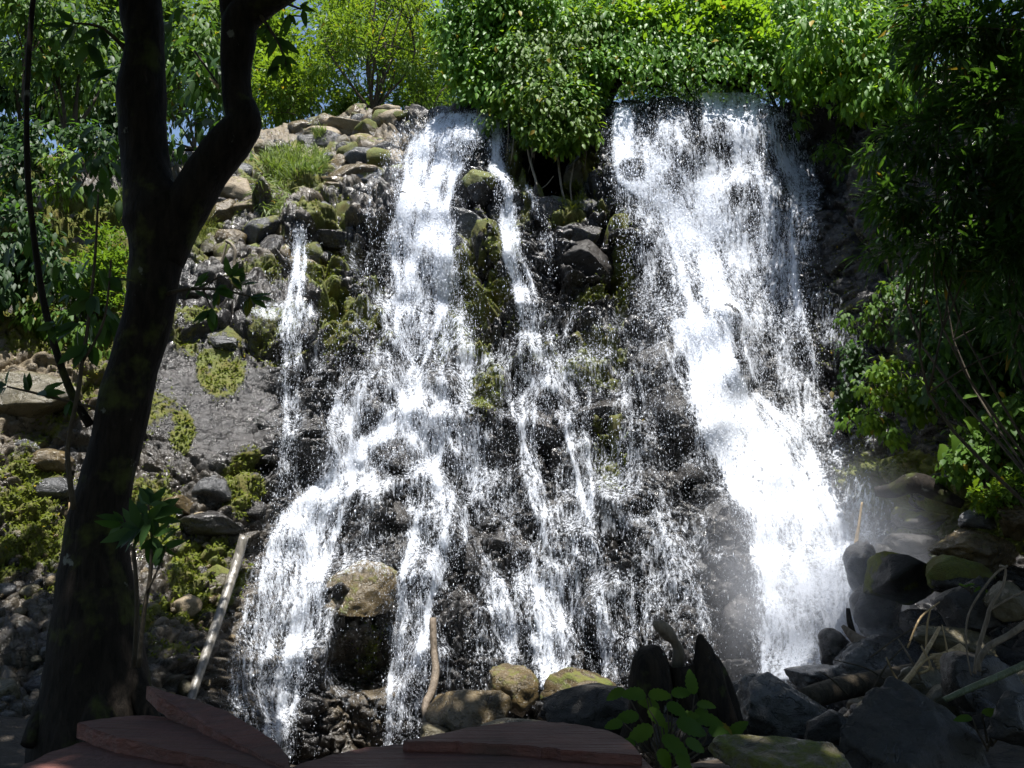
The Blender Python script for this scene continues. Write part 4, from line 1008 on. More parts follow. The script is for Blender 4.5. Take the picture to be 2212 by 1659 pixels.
for q in ([(1035,180,14.4,2),(1032,230,14.4,3),(1034,262,14.5,4)], [(1073,190,14.3,1.5),(1076,260,14.2,1.2)], [(1132,240,13.8,3),(1142,330,13.7,3),(1160,400,13.5,3),(1168,450,13.4,2)],
          [(1146,250,13.8,9),(1150,300,13.8,7),(1152,340,13.9,3)], [(1208,280,13.6,2),(1206,340,13.6,2.5),(1212,400,13.5,2.5),(1222,445,13.5,3)], [(1240,350,13.6,1.5),(1232,400,13.6,2),(1236,440,13.5,2)],
          [(1196,380,13.5,1),(1180,400,13.5,1.2),(1160,412,13.5,1.2)]):
    g.append(tube_geo(*upath(q), nseg=6, sub=4, noise=.1))
V, fs = join(g); adopt(mk('aerial_root', V, fs, M['root']), e)
T('leaning_tree', 'vine-covered tree arching over the top of the right falls', 'tree', (1305, 250, 14.6),
  [(1370,70,14.3,90,60),(1470,60,14.2,90,60),(1580,70,14.0,90,55),(1420,120,14.0,60,32),(1540,110,13.9,80,34),(1650,110,13.8,70,40),(1330,20,14.5,80,50),(1480,-5,14.5,120,45),(1640,10,14.2,110,50)],
  0.135, .46, 'sun', 'leaf_vine', 3.4, 28, 0, .05, 15, part='crown')
e = bpy.context.scene.objects[-1] if False else [o for o in COL.objects if o.name == 'leaning_tree'][0]
tr_ = [[(1300,300,14.7,30),(1300,240,14.6,22),(1325,180,14.5,17),(1375,150,14.4,14),(1450,140,14.3,10),(1560,150,14.2,8),(1680,120,14.1,5)],
       [(1450,142,14.3,6),(1520,170,14.3,4),(1600,190,14.3,3),(1670,225,14.2,2)],[(1375,152,14.4,6),(1400,180,14.4,4),(1430,190,14.4,2)],
       [(1700,60,14.2,7),(1690,120,14.2,6),(1660,180,14.3,5),(1690,262,14.3,3)],[(1560,150,14.2,5),(1630,170,14.2,5),(1730,230,14.2,4),(1720,270,14.3,2)],
       [(1590,90,14.2,6),(1620,150,14.3,4),(1600,205,14.4,3)],[(1490,140,14.3,3),(1480,180,14.4,2),(1500,215,14.4,1)]]
adopt(tube('trunk', tr_, M['bark'], noise=.15), e)
o, _ = foliage('undergrowth', [(1400,172,15.6,100,30,.5,.8),(1520,182,15.4,120,28,.5,.8),(1640,176,15.0,90,38,.5,1),(1450,150,14.6,110,22,.4,1),(1600,150,14.6,120,24,.4,1),(1420,200,16.4,110,22,.5,1.2),(1560,198,16.2,120,24,.5,1.2)], .12, .34, 'rand', M['leaf_dark'], 1.6, 20); adopt(o, e)
T('shrub', 'glossy sunlit shrub overhanging the right wall of the falls', 'shrub', (1850, 200, 13.2),
  [(1760,90,13.3,90,55),(1850,60,13.2,90,60),(1800,150,13.0,90,50),(1880,150,12.8,70,50),(1730,160,13.3,50,40),(1870,220,12.6,55,40),(1780,10,13.4,140,40),(1820,60,11.6,90,60,.8),(1900,130,11.4,90,60,.8),(1760,120,12.0,60,50,.7),(1850,190,11.5,70,40,.7),(1950,190,11.0,80,60,.8)], .15, .42, 'droop', 'leaf_vine', 1.9, 28, 8, .04, 16, gap=.3)
T('hanging_vine', 'two leafy strands dangling in front of the dark right wall', 'vine', (1775, 190, 12.9),
  [(1745,200,12.9,22,26),(1728,215,12.9,12,40),(1826,225,12.7,14,40),(1826,260,12.7,10,30),(1729,262,12.9,9,22)], .15, .44, 'droop', 'leaf_mid', 2.2, 14, 3, .012, 17)
T('shrub', 'yellow-green shrub high at the right behind the dark bamboo', 'shrub', (1930, 120, 12.0),
  [(1900,40,12.2,80,60),(1960,90,12,60,60),(1990,20,12,70,50)], .15, .4, 'droop', 'leaf_yellow', 2.0, 28, 5, .04, 18, gap=.33)
T('vine', 'small pale-leaved vine on the dark wall below the right shrub', 'vine', (1840, 360, 12.4),
  [(1835,345,12.4,34,34),(1790,330,12.7,24,20)], .11, .45, 'droop', 'leaf_mid', 1.6, 18, 3, .012, 19)
def drape(name, parent, u0, u1, tops, bots, Yf, n, L, mat, seed, step=6.5, ratio=.48):
    r = np.random.default_rng(seed); P, A = [], []
    for k in range(n):
        u = r.uniform(u0, u1); vb = np.interp(u, *bots) * r.uniform(.66, 1.08); vt = r.uniform(tops, max(tops + 10, vb - 60))
        m = max(3, int((vb - vt) / step)); v = np.linspace(vt, vb, m) + r.normal(0, 2, m); uu = u + np.cumsum(r.normal(0, 1.1, m)) + r.normal(0, 5, m)
        P.append(at(uu, v, Yf(uu, v) + r.normal(0, .10, m) + r.normal(0, .12)))
        A.append(np.stack([r.normal(0, .5, m), r.normal(-.45, .25, m), r.normal(-.75, .3, m)], -1))
    P = np.concatenate(P); A = unit(np.concatenate(A)); q = len(P)
    N_ = unit(np.array([0, -.55, .65]) + fr.normal(size=(q, 3)) * .4); Lq = L * fr.uniform(.5, 1.3, q)
    V, fs = leaf_geo(P, A, N_, Lq, Lq * ratio, .25, .28)
    return adopt(mk(name, V, fs, M[mat], None, smooth=False, attrs={'tint': np.repeat(fr.random(q), 8)}), parent)
by = {o.name: o for o in COL.objects}
drape('hanging_leaves', by['hanging_vine'], 955, 1335, -70, ([950,1000,1050,1090,1130,1200,1260,1300,1340],[150,205,215,245,292,318,302,235,140]),
      lambda u, v: 14.35 - .95 * np.exp(-((u - 1200) / 95) ** 2) * smooth(-20, 250, v) - .25 * np.exp(-((u - 1040) / 60) ** 2), 420, .135, 'leaf_vine', 5)
drape('hanging_leaves', by['hanging_vine'], 1090, 1300, 60, ([1090,1130,1200,1260,1300],[235,285,312,296,225]), lambda u, v: 13.45 - .3 * smooth(60, 250, v) + .5 * ((u - 1195) / 110) ** 2, 240, .12, 'leaf_yellow', 6)
drape('hanging_leaves', by['leaning_tree'], 1310, 1740, -60, ([1310,1360,1450,1560,1650,1740],[150,178,172,160,190,235]), lambda u, v: 13.9 - .5 * smooth(0, 160, v), 330, .13, 'leaf_vine', 7)
sh_ = [o for o in COL.objects if o.get('label', '').startswith('glossy sunlit shrub overhanging')][0]
drape('hanging_leaves', sh_, 1690, 1960, -60, ([1690,1740,1800,1860,1960],[150,225,190,250,230]), lambda u, v: 12.7 - 1.1 * smooth(1700, 1950, u), 230, .14, 'leaf_vine', 8)
T('tree', 'dark broad-leaved tree in the top right corner above the narrow-leaved one', 'tree', (2300, 700, 8.4),
  [(2020,60,8.6,70,80),(2120,20,8.4,100,80),(2200,120,8.2,80,100),(2060,180,8.6,60,60),(2160,240,8.3,80,60)], .16, .45, 'droop', 'leaf_dark', 2.0, 36, 6, .05, 29, part='crown', stem='trunk')
# right bank
T('shrub', 'bright yellow-green shrub in the dark right bank beside the falls', 'shrub', (1935, 880, 10.0),
  [(1925,800,10,52,34),(1900,845,10,50,30),(1960,860,9.9,56,34),(1990,845,9.9,30,30),(1985,890,9.9,36,24)], .10, .55, 'droop', 'leaf_yellow', 1.5, 18, 6, .015, 20)
T('shrub', 'dimmer shrub between bright shrub and falls on the right bank', 'shrub', (1840, 830, 10.9),
  [(1845,770,10.9,30,34),(1855,820,10.9,36,46),(1835,870,11,30,30)], .10, .5, 'droop', 'leaf_dark', 2.0, 20, 4, .015, 21)
T('shrub', 'small green shrub under the bright yellow-green one', 'shrub', (1900, 960, 9.9),
  [(1890,900,9.9,44,22),(1920,940,9.8,36,18),(1850,910,10.3,40,18)], .10, .5, 'droop', 'leaf_mid', 1.8, 18, 4, .012, 22)
T('vine', 'thin vine with yellowing leaves on the bare right rock', 'vine', (1900, 700, 10.8),
  [(1895,690,10.8,30,60),(1830,690,11.2,14,30),(1920,640,10.7,40,30)], .09, .5, 'droop', 'leaf_mid', 1.0, 18, 4, .01, 23)
T('creeper', 'dark creeper covering the right bank below the bamboo', 'creeper', (2100, 800, 9.0),
  [(2090,720,9.3,120,110),(2160,640,9.2,110,110),(2010,660,10,60,90),(2050,830,9.3,80,60),(2180,820,8.7,80,90)], .11, .5, 'droop', 'leaf_dark', 2.2, 32, 6, .02, 24, gap=.3)
T('shrub', 'green leafy shrub low at the right edge above the boulders', 'shrub', (2130, 1060, 8.4),
  [(2110,1000,8.5,66,44),(2180,990,8.3,56,56),(2090,950,8.7,40,40),(2150,930,8.5,60,40),(2060,1010,8.8,40,30),(2200,900,8.2,50,60)], .085, .6, 'droop', 'leaf_mid', 2.1, 20, 6, .015, 25)
T('shrub', 'small bright shrub at the right edge over the tall brown boulder', 'shrub', (2170, 1110, 7.8),
  [(2150,1080,7.9,60,26),(2195,1060,7.7,40,34),(2120,1062,8,30,14)], .075, .6, 'sun', 'leaf_yellow', 2.2, 16, 5, .012, 26)

def big_leaf(base, axis, nrm, L, W_, n=9, heart=0.0, serr=0.0, droop=.25, seed=0):
    """one broad leaf blade: two strips either side of a sunken midrib"""
    axis = unit(np.asarray(axis, float)); side = unit(np.cross(axis, nrm)); nrm = unit(np.cross(side, axis))
    t = np.linspace(0, 1, n); prof = (t ** .55) * (1 - t) ** .75 * 1.12 * .82 + heart * np.exp(-((t - .1) / .12) ** 2) * .18
    prof[-1] = 0; prof = prof * (1 + serr * np.where(np.arange(n) % 2, .5, -.5)); prof[0] = 0.02 + heart * .1
    cen = base + axis * (L * t)[:, None] - nrm * (L * droop * t ** 2)[:, None]
    V = np.concatenate([cen - nrm * .03 * L * np.sin(np.pi * t)[:, None], cen + side * (prof * W_)[:, None] + nrm * (.10 * prof * W_)[:, None], cen - side * (prof * W_)[:, None] + nrm * (.10 * prof * W_)[:, None]])
    i = np.arange(n - 1)
    Q = np.concatenate([np.stack([i, i + 1, n + i + 1, n + i], -1), np.stack([i + 1, i, 2 * n + i, 2 * n + i + 1], -1)])
    return V, Q, np.zeros((0, 3), int)

def broad_plant(name, label, cat, base, heads, mat, heart=0, serr=0, ratio=.62, seed=0, n=9, droop=.3):
    r = np.random.default_rng(seed); b = at(*base); e = empty(name, b, label, cat); G = []; S = []; tint = []
    for (u, v, Y, lpx, ang) in heads:
        p = at(u, v, Y); L = lpx * float(mpp(v, Y))
        ax = np.array([math.cos(ang), -.35 + r.normal(0, .25), math.sin(ang) * .7 - .15]); nr = unit(np.array([r.normal(0, .3), -.75, .7]))
        q = big_leaf(p, ax, nr, L, L * ratio, n, heart, serr, droop); G.append(q); tint += [r.random()] * len(q[0])
        S.append(tube_geo([b + r.normal(0, .02, 3), b * .4 + p * .6 + r.normal(0, .02, 3), p], [.007, .005, .003], 5, 0, 0, True, 3))
    V, fs = join(G); adopt(mk('foliage', V, fs, M[mat], attrs={'tint': tint}), e)
    V, fs = join(S); adopt(mk('stem', V, fs, M['twig']), e); return e
br = np.random.default_rng(3)
heads = [(1470,1545,4.5,50,.1),(1395,1500,4.6,56,2.6),(1350,1490,4.7,44,3.3),(1440,1520,4.5,46,-.3),(1410,1570,4.4,62,3.4),(1460,1560,4.4,70,-.1),(1500,1550,4.5,60,.2),(1380,1545,4.5,52,2.9),(1430,1590,4.3,70,-.5),
         (1370,1600,4.3,50,3.5),(1480,1600,4.3,50,-.3),(1530,1575,4.4,50,.0),(1420,1620,4.2,56,-.9),(1450,1500,4.6,46,.5),(1400,1530,4.5,50,-.7),(1345,1560,4.4,40,3.0),(1505,1520,4.6,40,.5),(1460,1630,4.2,50,-.8)]
heads = [(h[0], h[1], h[2], h[3] * 1.02, h[4]) for h in heads] + [(1400 + 25 * k, 1500 + 30 * (k % 4), 4.62, 50, .4 + 1.9 * k) for k in range(8)]
broad_plant('leafy_plant', 'broad-leaved green plant growing in front of the stump', 'plant', (1440, 1665, 4.4), heads, 'leaf_mid', serr=.18, ratio=.72, seed=2, n=13)
heads = [(2090,900,8.6,56,-1.4),(2065,940,8.6,48,-1.7),(2120,900,8.5,56,-.4),(2145,880,8.4,60,.4),(2100,950,8.5,50,-1.6),(2170,930,8.4,48,-1.2),(2040,960,8.7,40,-2),(2130,940,8.4,50,-1.2),(2080,860,8.6,50,.7),(2180,880,8.3,46,-.6)]
broad_plant('broad_leaf_plant', 'plant with large heart-shaped leaves on the right bank', 'plant', (2110, 1000, 8.7), heads, 'leaf_mid', heart=1.0, ratio=.6, seed=4)
heads = [(2120,1540,4.3,60,.3),(2160,1530,4.3,60,-.2),(2100,1550,4.3,44,2.8),(2190,1560,4.2,56,-.5),(2140,1570,4.2,56,.1)]
broad_plant('leafy_plant', 'small dark green plant at the lower right by the bamboo cane', 'plant', (2140, 1620, 4.3), heads, 'leaf_mid', ratio=.5, seed=6)
heads = [(2150 - 90 * br.random(), 1350 + 30 * br.random(), 6.6, 24, br.uniform(0, 3)) for _ in range(7)]
broad_plant('weed', 'small weed sprouting on the black cube-like boulder', 'plant', (2100, 1272, 6.7), [(2070+12*k, 1262 + 5*(k%3), 6.7, 20, k*.9) for k in range(6)], 'leaf_mid', ratio=.4, seed=7)

# dark bamboo-like tree at the right, close to the viewer
e = T('dark_tree', 'big dark tree with narrow drooping leaves filling the upper right', 'tree', (2420, 1300, 6.6),
  [(2100,120,6.8,130,120),(2210,260,6.4,130,130),(2060,300,7.0,90,70),(2130,420,6.8,120,90),(1960,290,7.2,70,34),(2000,430,7.0,110,60),(1920,420,7.1,70,36),(2080,540,6.9,140,60),(1950,545,7.1,70,40),
   (2200,560,6.4,100,90),(2180,30,6.6,140,80),(2020,40,7.2,90,60),(2300,400,6.2,120,260),(1900,330,7.2,40,24),(2230,700,6.3,90,60)], .15, .2, 'lance', 'leaf_dark', 2.3, 40, 16, .03, 27, part='crown', stem='branch')
g = [tube_geo(*upath([(2420,1400,6.6,46),(2400,900,6.6,38),(2380,400,6.5,32),(2350,0,6.4,28),(2330,-500,6.2,20)]), nseg=14, noise=.08, sub=5)]
V, fs = join(g); adopt(mk('trunk', V, fs, M['bark']), e)
def canopy(name, ells, n, L, mat, parent, gapv=.0, seed=1):
    r = np.random.default_rng(seed); P = []
    w_ = np.array([a[3] * a[4] for a in ells]); w_ = w_ / w_.sum()
    for a, f in zip(ells, w_):
        m = int(n * f); d = unit(r.normal(size=(m, 3))) * r.random((m, 1)) ** .33
        P.append(np.array(a[:3]) + d * np.array(a[3:]))
    P = np.concatenate(P)
    if gapv: P = P[fbm3(P * .9 + seed, seed, 3) > gapv - .06]
    m = len(P); rn = unit(r.normal(size=(m, 3)))
    Ls = L * r.uniform(.6, 1.3, m)
    V, fs = leaf_geo(P, unit(rn + np.array([0, 0, -.4])), unit(np.array([0, 0, 1.2]) + unit(r.normal(size=(m, 3)))), Ls, Ls * .5)
    o = mk(name, V, fs, mat, None, smooth=False, attrs={'tint': np.repeat(r.random(m), 8)})
    return adopt(o, parent)
canopy('upper_crown', [(4.2,3.6,8.6,2.6,3.0,1.3),(8.6,6.4,9.6,3.0,3.4,1.4),(7.5,2.5,8.5,3,3,1.4)], 9000, .34, M['leaf_dark'], e, .36, 3)

# ------------------------------------------------------------------ the big forked tree
tb = at(205, 1575, 5.0)
big = empty('forked_tree', tb, 'big dark forked tree trunk standing at the left in front of the falls', 'tree')
trunk = [(205,1640,5.0,128),(205,1560,5.0,118),(206,1500,5.0,106),(206,1440,5.0,99),(206,1300,5.0,80),(207,1190,5.0,64),(219,1090,5.0,57),(250,956,5.0,51),(281,822,5.0,52),(318,687,5.0,48),(339,560,5.0,54),(345,480,5.0,74),(322,400,5.02,56),(312,330,5.03,49),(308,240,5.03,49),(308,202,5.03,49),(312,101,5.03,39),(303,0,5.0,43),(298,-160,4.9,40),(280,-420,4.6,34)]
lim = [(350,560,5.0,46),(385,480,4.99,47),(430,400,4.97,47),(474,336,4.95,46),(512,290,4.93,42),(528,262,4.93,38),(515,215,4.93,32),(510,160,4.93,32),(514,101,4.92,36),(524,40,4.9,38),(580,0,4.85,30),(650,-45,4.8,26),(760,-160,4.6,22)]
lim2 = [(512,70,4.92,28),(498,10,4.95,24),(490,-90,4.95,20),(470,-260,4.9,16)]
knob = [(515,290,4.93,24),(540,262,4.92,24),(556,246,4.91,12)]
rt = [[(280,1440,4.98,26),(312,1520,4.9,22),(335,1580,4.8,16)],[(140,1450,4.95,26),(100,1530,4.85,24),(60,1610,4.7,16)],[(210,1500,4.85,40),(215,1580,4.75,40),(215,1660,4.6,34)]]
V, fs = join([tube_geo(*upath(q), nseg=28 if i < 2 else 14, noise=.13, seed=i + 2, sub=5) for i, q in enumerate([trunk, lim, lim2, knob] + rt)])
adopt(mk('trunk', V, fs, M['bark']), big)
tw = [[(560,30,4.85,5),(600,90,4.8,3),(618,140,4.78,1.5)],[(600,0,4.85,4),(650,20,4.7,2)],[(345,640,4.95,6),(400,625,4.9,4),(470,625,4.85,3),(540,640,4.8,1.5)],[(430,625,4.9,2.5),(470,600,4.85,2),(500,595,4.85,1)],[(440,627,4.88,2.5),(455,665,4.85,1.2)],
      [(275,110,5,6),(220,60,4.9,3.5),(160,50,4.8,2)],[(420,110,6,3),(470,180,6,2)]]
for q in tw: adopt(tube('branch', [q], M['twig'], nseg=6), big)
def sprig(heads, seed, L=None):
    r = np.random.default_rng(seed); P, A, N_, Ls = [], [], [], []
    for (u, v, Y, lpx, n, d0, spread) in heads:
        c = at(u, v, Y); s = float(mpp(v, Y))
        for k in range(n):
            a = d0 + r.uniform(-spread, spread); P.append(c + r.normal(0, 3 * s, 3)); A.append([math.cos(a), r.normal(0, .45), math.sin(a)]); N_.append(unit(np.array([r.normal(0, .4), -.9, .5 + r.normal(0, .3)]))); Ls.append(lpx * s * r.uniform(.7, 1.2))
    return np.array(P), np.array(A), np.array(N_), np.array(Ls)
hd = [(600,80,4.8,48,5,-1.4,1.1),(616,120,4.78,46,7,-1.5,1.0),(625,30,4.78,44,6,-1.2,1.3),(600,140,4.8,40,4,-1.7,.8),(650,14,4.72,36,5,-.6,1.0),(580,50,4.82,40,4,-1.9,.8),
      (540,640,4.8,46,7,-.8,1.8),(500,598,4.85,40,6,.3,1.6),(470,625,4.85,44,7,-1.2,1.6),(455,665,4.85,46,6,-1.5,1.2),(420,622,4.9,40,5,-.5,1.5),(520,612,4.83,36,5,.6,1.2),
      (160,50,4.8,70,6,-2.8,1.0),(220,60,4.9,60,6,-2.4,1.4),(190,90,4.85,60,5,-2,1.2),(240,150,4.9,60,5,-2.6,.8)]
for k_, h_ in enumerate(hd):
    P_, A_, N_, L_ = sprig([h_], 5 * 50 + k_)
    V, fs = leaf_geo(P_, A_, N_, L_, L_ * .36, .15, .12); adopt(mk('leaf_spray', V, fs, M['leaf_dark'], None, smooth=False, attrs={'tint': np.repeat(np.random.default_rng(k_).random(len(P_)), 8)}), big)
o, _ = foliage('low_leaves', [(430,120,7.0,60,110,.8),(470,290,7.2,40,60,.5),(215,350,6.2,60,90,.5,.5),(130,560,6.0,80,60,.5,.5),(200,660,5.8,60,60,.4,.6)], .16, .4, 'droop', M['leaf_dark'], 1.1, 40); adopt(o, big)
canopy('crown', [(-1.5,2.0,7.6,3.4,3.2,1.5),(2.2,1.2,8.0,3.2,3.2,1.4),(-4.5,3.6,8.2,3.0,3.0,1.5),(0.5,4.0,8.2,3.0,1.6,1.2),(0,-2,7.5,4,3,1.4),(-2.4,5.2,8.8,1.8,1.2,.9),(-6.5,-1,6.5,2.5,4,3.2),(6.5,-2,6.5,3,4,3.2),(0,-7,5.5,8,2,4)], 30000, .32, M['leaf_dark'], big, .34, 2)  # includes unseen woods behind the camera, put in to deepen the shade

# hanging liana and thin stems beside the trunk
def stick(name, label, cat, pts, mat, nseg=8, noise=.12, group=None, sub=5):
    o = tube(name, pts, M[mat], None, nseg, noise, sub=sub); return tag(o, label, cat, group)
stick('liana', 'long thin dark liana hanging down at the left into the trunk', 'liana', [[(78,-60,4.7,5),(66,60,4.7,5.5),(58,220,4.7,5.5),(60,380,4.7,6),(72,500,4.72,6),(92,640,4.75,7),(125,770,4.8,7.5),(160,860,4.87,8.5),(196,920,4.93,10)]], 'bark')
e = empty('sapling', at(150, 1060, 4.6), 'thin sapling stem with leaves left of the dark trunk', 'sapling')
adopt(tube('stem', [[(160,1100,4.75,6),(150,1030,4.7,5.5),(147,960,4.68,5),(168,850,4.66,4.5),(178,780,4.66,4),(190,700,4.66,3.5),(205,560,4.66,3),(212,420,4.66,2)],[(205,880,4.7,3),(150,868,4.68,3),(80,850,4.6,2.5),(15,835,4.55,2)],[(180,780,4.66,3),(225,690,4.62,2.5),(240,560,4.6,2)]], M['twig'], nseg=7), e)
for k_, h_ in enumerate([(15,835,4.55,46,5,2.2,1.6),(60,845,4.58,40,3,1.5,1),(90,850,4.6,44,4,.5,1.4),(150,865,4.66,40,3,-1.2,.6),(170,700,4.66,70,5,-2.3,.8),(200,640,4.64,66,5,-2.0,1.2),(190,740,4.66,60,4,-1.7,.7),(120,700,4.62,50,4,-2.6,.9),(235,600,4.6,50,4,-1,1.2)]):
    P_, A_, N_, L_ = sprig([h_], 8 * 50 + k_)
    V, fs = leaf_geo(P_, A_, N_, L_, L_ * .4, .15, .15); adopt(mk('leaf_spray', V, fs, M['leaf_dark'], None, smooth=False, attrs={'tint': np.repeat(np.random.default_rng(k_).random(len(P_)), 8)}), e)
e = empty('sapling', at(300, 1420, 4.5), 'small dark-leaved sapling growing in front of the trunk', 'sapling')
adopt(tube('stem', [[(300,1440,4.55,6),(310,1330,4.5,5),(325,1240,4.48,4.5),(328,1140,4.46,3.5),(320,1090,4.45,2)],[(290,1440,4.6,6),(296,1300,4.55,5),(288,1180,4.5,4)],[(318,1280,4.48,3),(345,1220,4.46,2),(360,1180,4.45,1.5)]], M['twig'], nseg=7), e)
for k_, h_ in enumerate([(320,1120,4.45,70,12,0,3.1),(330,1160,4.45,60,10,-.3,2.4),(300,1140,4.45,70,8,2.8,1.2),(350,1180,4.45,50,7,-.6,1.5),(325,1090,4.45,60,8,1.2,1.5),(270,1130,4.45,50,5,3.1,1)]):
    P_, A_, N_, L_ = sprig([h_], 9 * 50 + k_)
    V, fs = leaf_geo(P_, A_, N_, L_, L_ * .34, .15, .2); adopt(mk('leaf_spray', V, fs, M['leaf_dark'], None, smooth=False, attrs={'tint': np.repeat(np.random.default_rng(k_).random(len(P_)), 8)}), e)
stick('rope', 'thin brown cord hanging beside the left of the trunk', 'cord', [[(150,1085,5.3,1.6),(140,1200,5.3,1.6),(120,1360,5.3,1.6),(105,1450,5.3,1.6)]], 'dead', 5, 0)

# ------------------------------------------------------------------ loose wood
stick('leaning_pole', 'pale wet wooden pole leaning on the rocks left of the falls', 'pole', [[(527,1160,8.9,10.5),(505,1235,8.7,10.5),(470,1340,8.2,11),(432,1450,7.7,10.5),(405,1530,7.4,10),(384,1580,7.2,9)]], 'pole', 14, .05)
stick('crooked_stick', 'crooked bare stick standing in front of the lower falls', 'stick', [[(935,1335,7.9,7),(937,1400,7.8,8),(941,1450,7.7,9),(932,1495,7.55,9),(920,1520,7.45,9),(921,1548,7.35,9),(931,1590,7.2,9)],[(931,1570,7.25,5),(940,1552,7.2,4),(948,1545,7.2,3)]], 'deadgrey')
stick('snag', 'short dark snag sticking up from the white water foot', 'snag', [[(1832,1314,8.0,4),(1836,1345,8.0,6),(1846,1378,8.0,7)]], 'bark')
stick('driftwood', 'wet grey plank-like driftwood beside the snag', 'driftwood', [[(1820,1352,7.9,4),(1846,1378,7.8,12),(1880,1402,7.7,18),(1895,1425,7.6,16)]], 'deadgrey', 10, .15)
stick('fallen_log', 'fallen brown log lying across the boulders at lower right', 'log', [[(1740,1510,5.9,22),(1820,1486,6.1,24),(1920,1468,6.3,24),(2000,1450,6.5,22),(2060,1430,6.7,16)]], 'twig', 16, .12)
stick('broken_branch', 'long splintered straw-coloured branch slanting over the fallen log', 'branch', [[(1890,1545,4.9,6),(1935,1495,5.1,6.5),(1975,1450,5.3,6),(2005,1400,5.5,4.5),(2030,1355,5.7,3)],[(1975,1450,5.3,3.5),(2000,1425,5.3,3.5),(2020,1418,5.3,3)]], 'dead', 8, .2)
dl = ['thin dead stalk leaning left beside the splintered branch', 'dead twig crossing the misty flat-topped boulder', 'yellow reed stalk bent over near the mist', 'second yellow reed stalk below the bent one', 'dark twig lying low before the flat-topped boulder', 'pale reed sticking out beside splintered branch', 'fine dark twig arching over the mist', 'dark forked twig on the grey flat boulder', 'thin straw stem lying on the olive boulder', 'straw stalk standing between olive and cube-like boulders']
dp = [[(1990,1470,5.4,2.5),(1965,1420,5.4,2.5),(1940,1380,5.4,1.5)],[(1925,1480,6,2),(1875,1445,6,2),(1800,1425,6,1)],[(1960,1400,6,2),(1985,1340,6,2.5),(2010,1315,6,2),(2030,1300,6,1.2)],[(2000,1400,6.1,2.2),(2003,1350,6.1,2.2),(2010,1316,6.1,1.2)],
      [(1830,1500,5.6,2),(1800,1470,5.6,2),(1770,1450,5.6,1)],[(1985,1455,5.3,3),(2010,1440,5.3,3),(1990,1395,5.3,2)],[(1880,1420,6.2,1.8),(1950,1370,6.2,1.8),(2030,1330,6.2,1.2)],[(1885,1490,5.8,2),(1920,1430,5.8,2),(1965,1385,5.8,1.2)],[(1945,1480,5.6,2.5),(1925,1445,5.6,2),(1915,1420,5.6,1.5)],[(2050,1450,5.8,2),(2045,1400,5.8,2),(2035,1350,5.8,1)]]
for l, p, m in zip(dl, dp, ['deadgrey','twig','grass','grass','twig','dead','twig','twig','dead','dead']):
    stick('dead_stalk', l, 'stalk', [p], m if m != 'grass' else 'dead', 5, 0)
stick('dead_branch', 'twisted pale branch rising at the lower right edge', 'branch', [[(2105,1455,5.0,4),(2114,1400,5.0,4.2),(2132,1340,5.0,4.5),(2140,1310,5.0,4),(2165,1268,5.0,3),(2172,1230,5.0,2.5),(2160,1222,5.0,3)],[(2136,1318,5.0,3),(2185,1290,5.0,2.2),(2230,1270,5,2)],[(2176,1222,5,2.5),(2150,1240,5,2.2),(2115,1285,5,2.2),(2090,1335,5,2),(2088,1400,5,1.8),(2098,1460,5,1.5)]], 'deadgrey')
stick('curved_root', 'thick pale curved root at the lower right edge', 'root', [[(2116,1450,4.7,4),(2116,1425,4.7,6),(2138,1395,4.7,7),(2180,1372,4.7,7),(2240,1330,4.7,8)]], 'deadgrey')
stick('bamboo_cane', 'green bamboo cane lying across the lower right corner', 'cane', [[(2040,1512,4.4,6),(2100,1485,4.4,7),(2160,1460,4.4,7.5),(2260,1415,4.4,8)]], 'bamboo', 10, .03)
e = empty('bark_fragment', at(2040, 1420, 5.9), 'splintered orange-brown chunk of rotten wood among the boulders', 'wood')
adopt(tube('splinter', [[(2075+3*k,1395+3*k,5.9,7),(2045+2*k,1412+5*k,5.85,7),(2010+4*k,1415+7*k,5.8,3)] for k in range(5)], M['dead'], nseg=6, noise=.3), e)
stick('mossy_log', 'mossy crooked log on the right bank above the boulders', 'log', [[(1890,1062,9.2,10),(1930,1060,9.1,16),(1965,1045,9.0,20),(2000,1050,8.9,22),(2040,1072,8.8,16),(2080,1090,8.7,10)]], 'moss_wood' if 'moss_wood' in M else 'bark', 12, .25)
stick('dead_stalk', 'thin pale stalk standing in the mist at the right of bright cascade', 'stalk', [[(1848,1180,9.0,5),(1856,1130,9.0,3),(1862,1085,9.0,2)]], 'dead', 6, 0)
stick('pale_root', 'pale root draped over the round-topped boulder', 'root', [[(488,520,12.2,3),(500,528,12.2,3.5),(508,545,12.2,3.5),(506,580,12.2,3),(515,620,12.1,2)],[(490,525,12.2,2.5),(480,560,12.2,2.5),(470,600,12.2,2)]], 'root', 7, .1)
stick('pale_root', 'pale dead stick lying on the dry stones of the upper slope', 'stick', [[(640,352,15.2,2.5),(665,330,15.5,3),(690,318,15.8,2)]], 'root', 6, .1)

